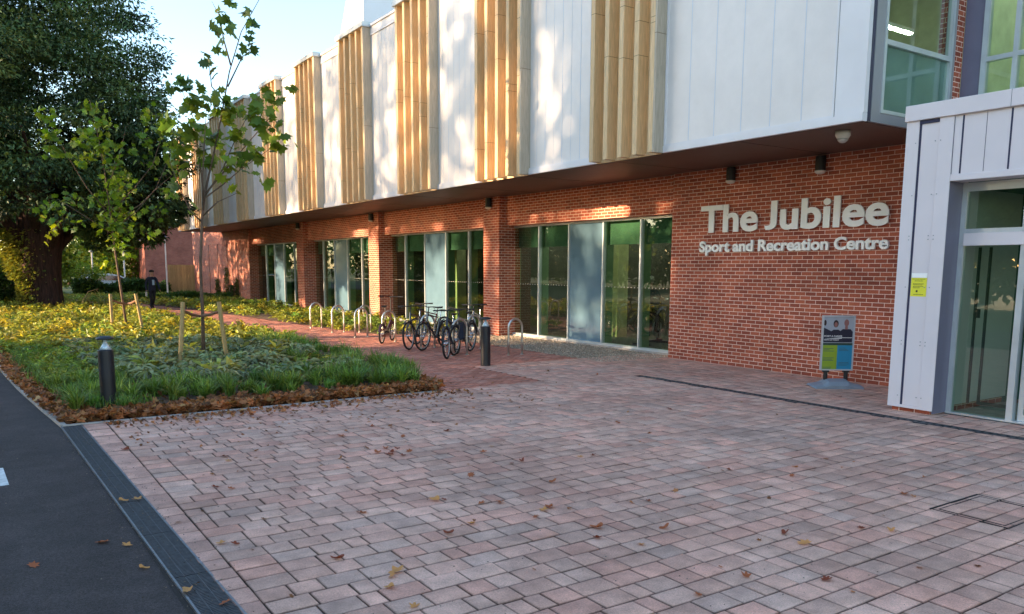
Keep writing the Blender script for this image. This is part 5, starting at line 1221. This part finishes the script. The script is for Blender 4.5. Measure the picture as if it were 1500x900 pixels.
# dead curved branch / fern right of trunk
mb = MB(); bp = [(4.0, 40.5, 0), (4.1, 40.5, .45), (4.35, 40.5, .85), (4.75, 40.5, .98)]; mb.tube(bp, [.03, .025, .02, .01], 6)
for i in range(10): q = Vector(bp[1]).lerp(Vector(bp[3]), i / 9); mb.tube([q, q + Vector((rnd.uniform(-.2, .2), rnd.uniform(-.1, .1), rnd.uniform(-.35, .12)))], .008, 4)
tag(mb.build('dead_branch', M['stake']), 'pale arching dead branch beside the foot of the thick trunk', 'branch')
for i, (yv, h) in enumerate(((47.4, 1.3), (49.6, 1.9), (51.8, 1.2), (48.5, .9))):
    n = 420; P = np.stack([12.82 - rng.uniform(0, .12, n), yv + rng.normal(0, .18, n), rng.uniform(0, h, n)], 1)
    V, F, T = leaves_arrays(P, rng.normal(0, 1, (n, 3)), rng.uniform(.06, .14, n), rng.uniform(.04, .08, n), tints(n, .4, 1.2, .1) * np.array((.9, .8, .6)))
    t = thing('climbing_plant', ['dark climber on the wires of the far brick wall, nearest the window', 'tallest dark climber on the wires of the far brick wall', 'dark climber on the far brick wall next to the fence', 'shortest dark climber on the far brick wall'][i], 'climber', (12.8, yv, 0), 0, 'climbers on the far brick wall')
    np_obj('leaves', V, F, M['hedge'], T, t); mb = MB(); mb.tube([(12.82, yv, 0), (12.83, yv + .05, h * .5), (12.83, yv - .03, h)], .01, 5); mb.build('stem', M['bark'], t)

def car(x, y, rz, col, lab, van=False):
    t = thing('parked_van' if van else 'parked_car', lab, 'van' if van else 'car', (x, y, 0), rz); pm_ = mat('car_paint_' + str(len(bpy.data.materials)), col, .25, var=.03, coat=1, spec=.6)
    if van: prof = [(-2.5, .35), (-2.5, 1.9), (-2.35, 2.1), (1.2, 2.12), (1.6, 1.9), (2.15, 1.2), (2.6, 1.05), (2.7, .7), (2.65, .35)]
    else: prof = [(-2.1, .35), (-2.15, .85), (-1.95, 1.0), (-1.5, 1.42), (-.2, 1.48), (.55, 1.32), (1.15, .98), (1.95, .85), (2.1, .6), (2.05, .35)]
    hw = .95 if van else .86; n = len(prof); vs = []
    for s in (-1, 1):
        for (a, z) in prof: vs.append((a, s * (hw - max(0, z - .95) * .16), z))
    mb = MB(); mb.add(vs, [tuple(range(n)), tuple(range(n, 2 * n))[::-1]] + [(i, n + i, n + (i + 1) % n, (i + 1) % n) for i in range(n)]); mb.build('body', pm_, t, world=False, bevel=.05, seg=2)
    mb = MB()
    for s in (-1, 1):
        w_ = [(-1.4, 1.02), (-1.3, 1.33), (.35, 1.33), (.95, 1.02)] if not van else [(.6, 1.2), (.6, 1.8), (1.5, 1.8), (1.95, 1.2)]
        mb.add([(a, s * (hw + .012 - max(0, z - .95) * .16), z) for a, z in w_], [(0, 1, 2, 3)])
    if van: mb.add([(1.62, -.7, 1.86), (1.62, .7, 1.86), (2.16, .78, 1.22), (2.16, -.78, 1.22)], [(0, 1, 2, 3)])
    else: mb.add([(.60, -.66, 1.32), (.60, .66, 1.32), (1.16, .74, 1.0), (1.16, -.74, 1.0)], [(0, 1, 2, 3)]); 
    for v_ in range(len(mb.v) - 4, len(mb.v)): a, b_, c_ = mb.v[v_]; mb.v[v_] = (a + .02, b_, c_ + .02)
    mb.build('windows', M['darkglass'], t, world=False)
    for wx in ((-1.6, 1.65) if van else (-1.3, 1.3)):
        for s in (-1, 1):
            mb = MB(); ring(mb, (wx, s * (hw - .08), .33), .25, .09, 22, 8); w_ = mb.build('wheel', M['rubber'], t, world=False, smooth=True)
            mb = MB(); mb.lathe([(.02, 0), (.18, 0), (.18, .04), (.02, .04)], (0, 0, 0), 16); mb.v = [(x_ + wx, s * (hw - .02) + z_ * s, y_ + .33) for x_, y_, z_ in mb.v]; mb.build('rim', M['rim'], w_, world=False)
M['darkglass'] = mat('dark_car_glass', (.02, .03, .035), .05, spec=1.)
car(8.2, 63.5, .15, (.45, .55, .62), 'pale blue grey car parked behind the hedge, seen through the leaves')
# far trees seen under and between the crowns
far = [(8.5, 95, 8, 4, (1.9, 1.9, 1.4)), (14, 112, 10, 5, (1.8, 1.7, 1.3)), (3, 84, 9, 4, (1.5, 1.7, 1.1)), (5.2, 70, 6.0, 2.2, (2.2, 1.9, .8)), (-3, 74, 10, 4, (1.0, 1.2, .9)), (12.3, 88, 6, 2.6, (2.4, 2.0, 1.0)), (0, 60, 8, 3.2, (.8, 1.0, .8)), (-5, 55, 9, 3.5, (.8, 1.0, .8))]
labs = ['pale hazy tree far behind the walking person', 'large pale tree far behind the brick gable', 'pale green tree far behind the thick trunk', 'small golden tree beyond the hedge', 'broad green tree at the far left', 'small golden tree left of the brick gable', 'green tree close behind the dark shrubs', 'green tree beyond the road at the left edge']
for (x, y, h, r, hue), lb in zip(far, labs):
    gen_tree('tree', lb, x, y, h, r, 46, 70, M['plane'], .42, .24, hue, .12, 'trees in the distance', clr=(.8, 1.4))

# ================================================================== LEFT OF THE FRAME: unseen trees and added hedges that shade the forecourt and show in the glass
OT = 'roadside trees left of the camera'
def roadside(x, y, h, r, n, per, cut, lb, L=.42, W=.26): gen_tree('roadside_tree', lb, x, y, h, r, n, per, M['plane'], L, W, (1, 1, 1), cut, OT, h * .022, clr=(.9, 1.7))
for i, (x, y, h, r, n, per, cut) in enumerate(SHADE): roadside(x, y, h, r, n, per, cut, 'tall leafy tree across the road, outside the photo')
hedge('added_hedge', 'tall dense hedge added beyond the road to block low sun, outside the photo', -26.5, -24.5, -8, 31, 8.3, 30000, (.9, .95, .8), s=.55)  # unseen hedge, added to keep low sun off the forecourt
hedge('added_hedge', 'tall dense hedge added farther along the road to darken the glass reflections, outside the photo', -35, -33, 52, 118, 8.5, 26000, (.9, .95, .8), s=.7)  # unseen hedge, added so the big panes mirror dark green
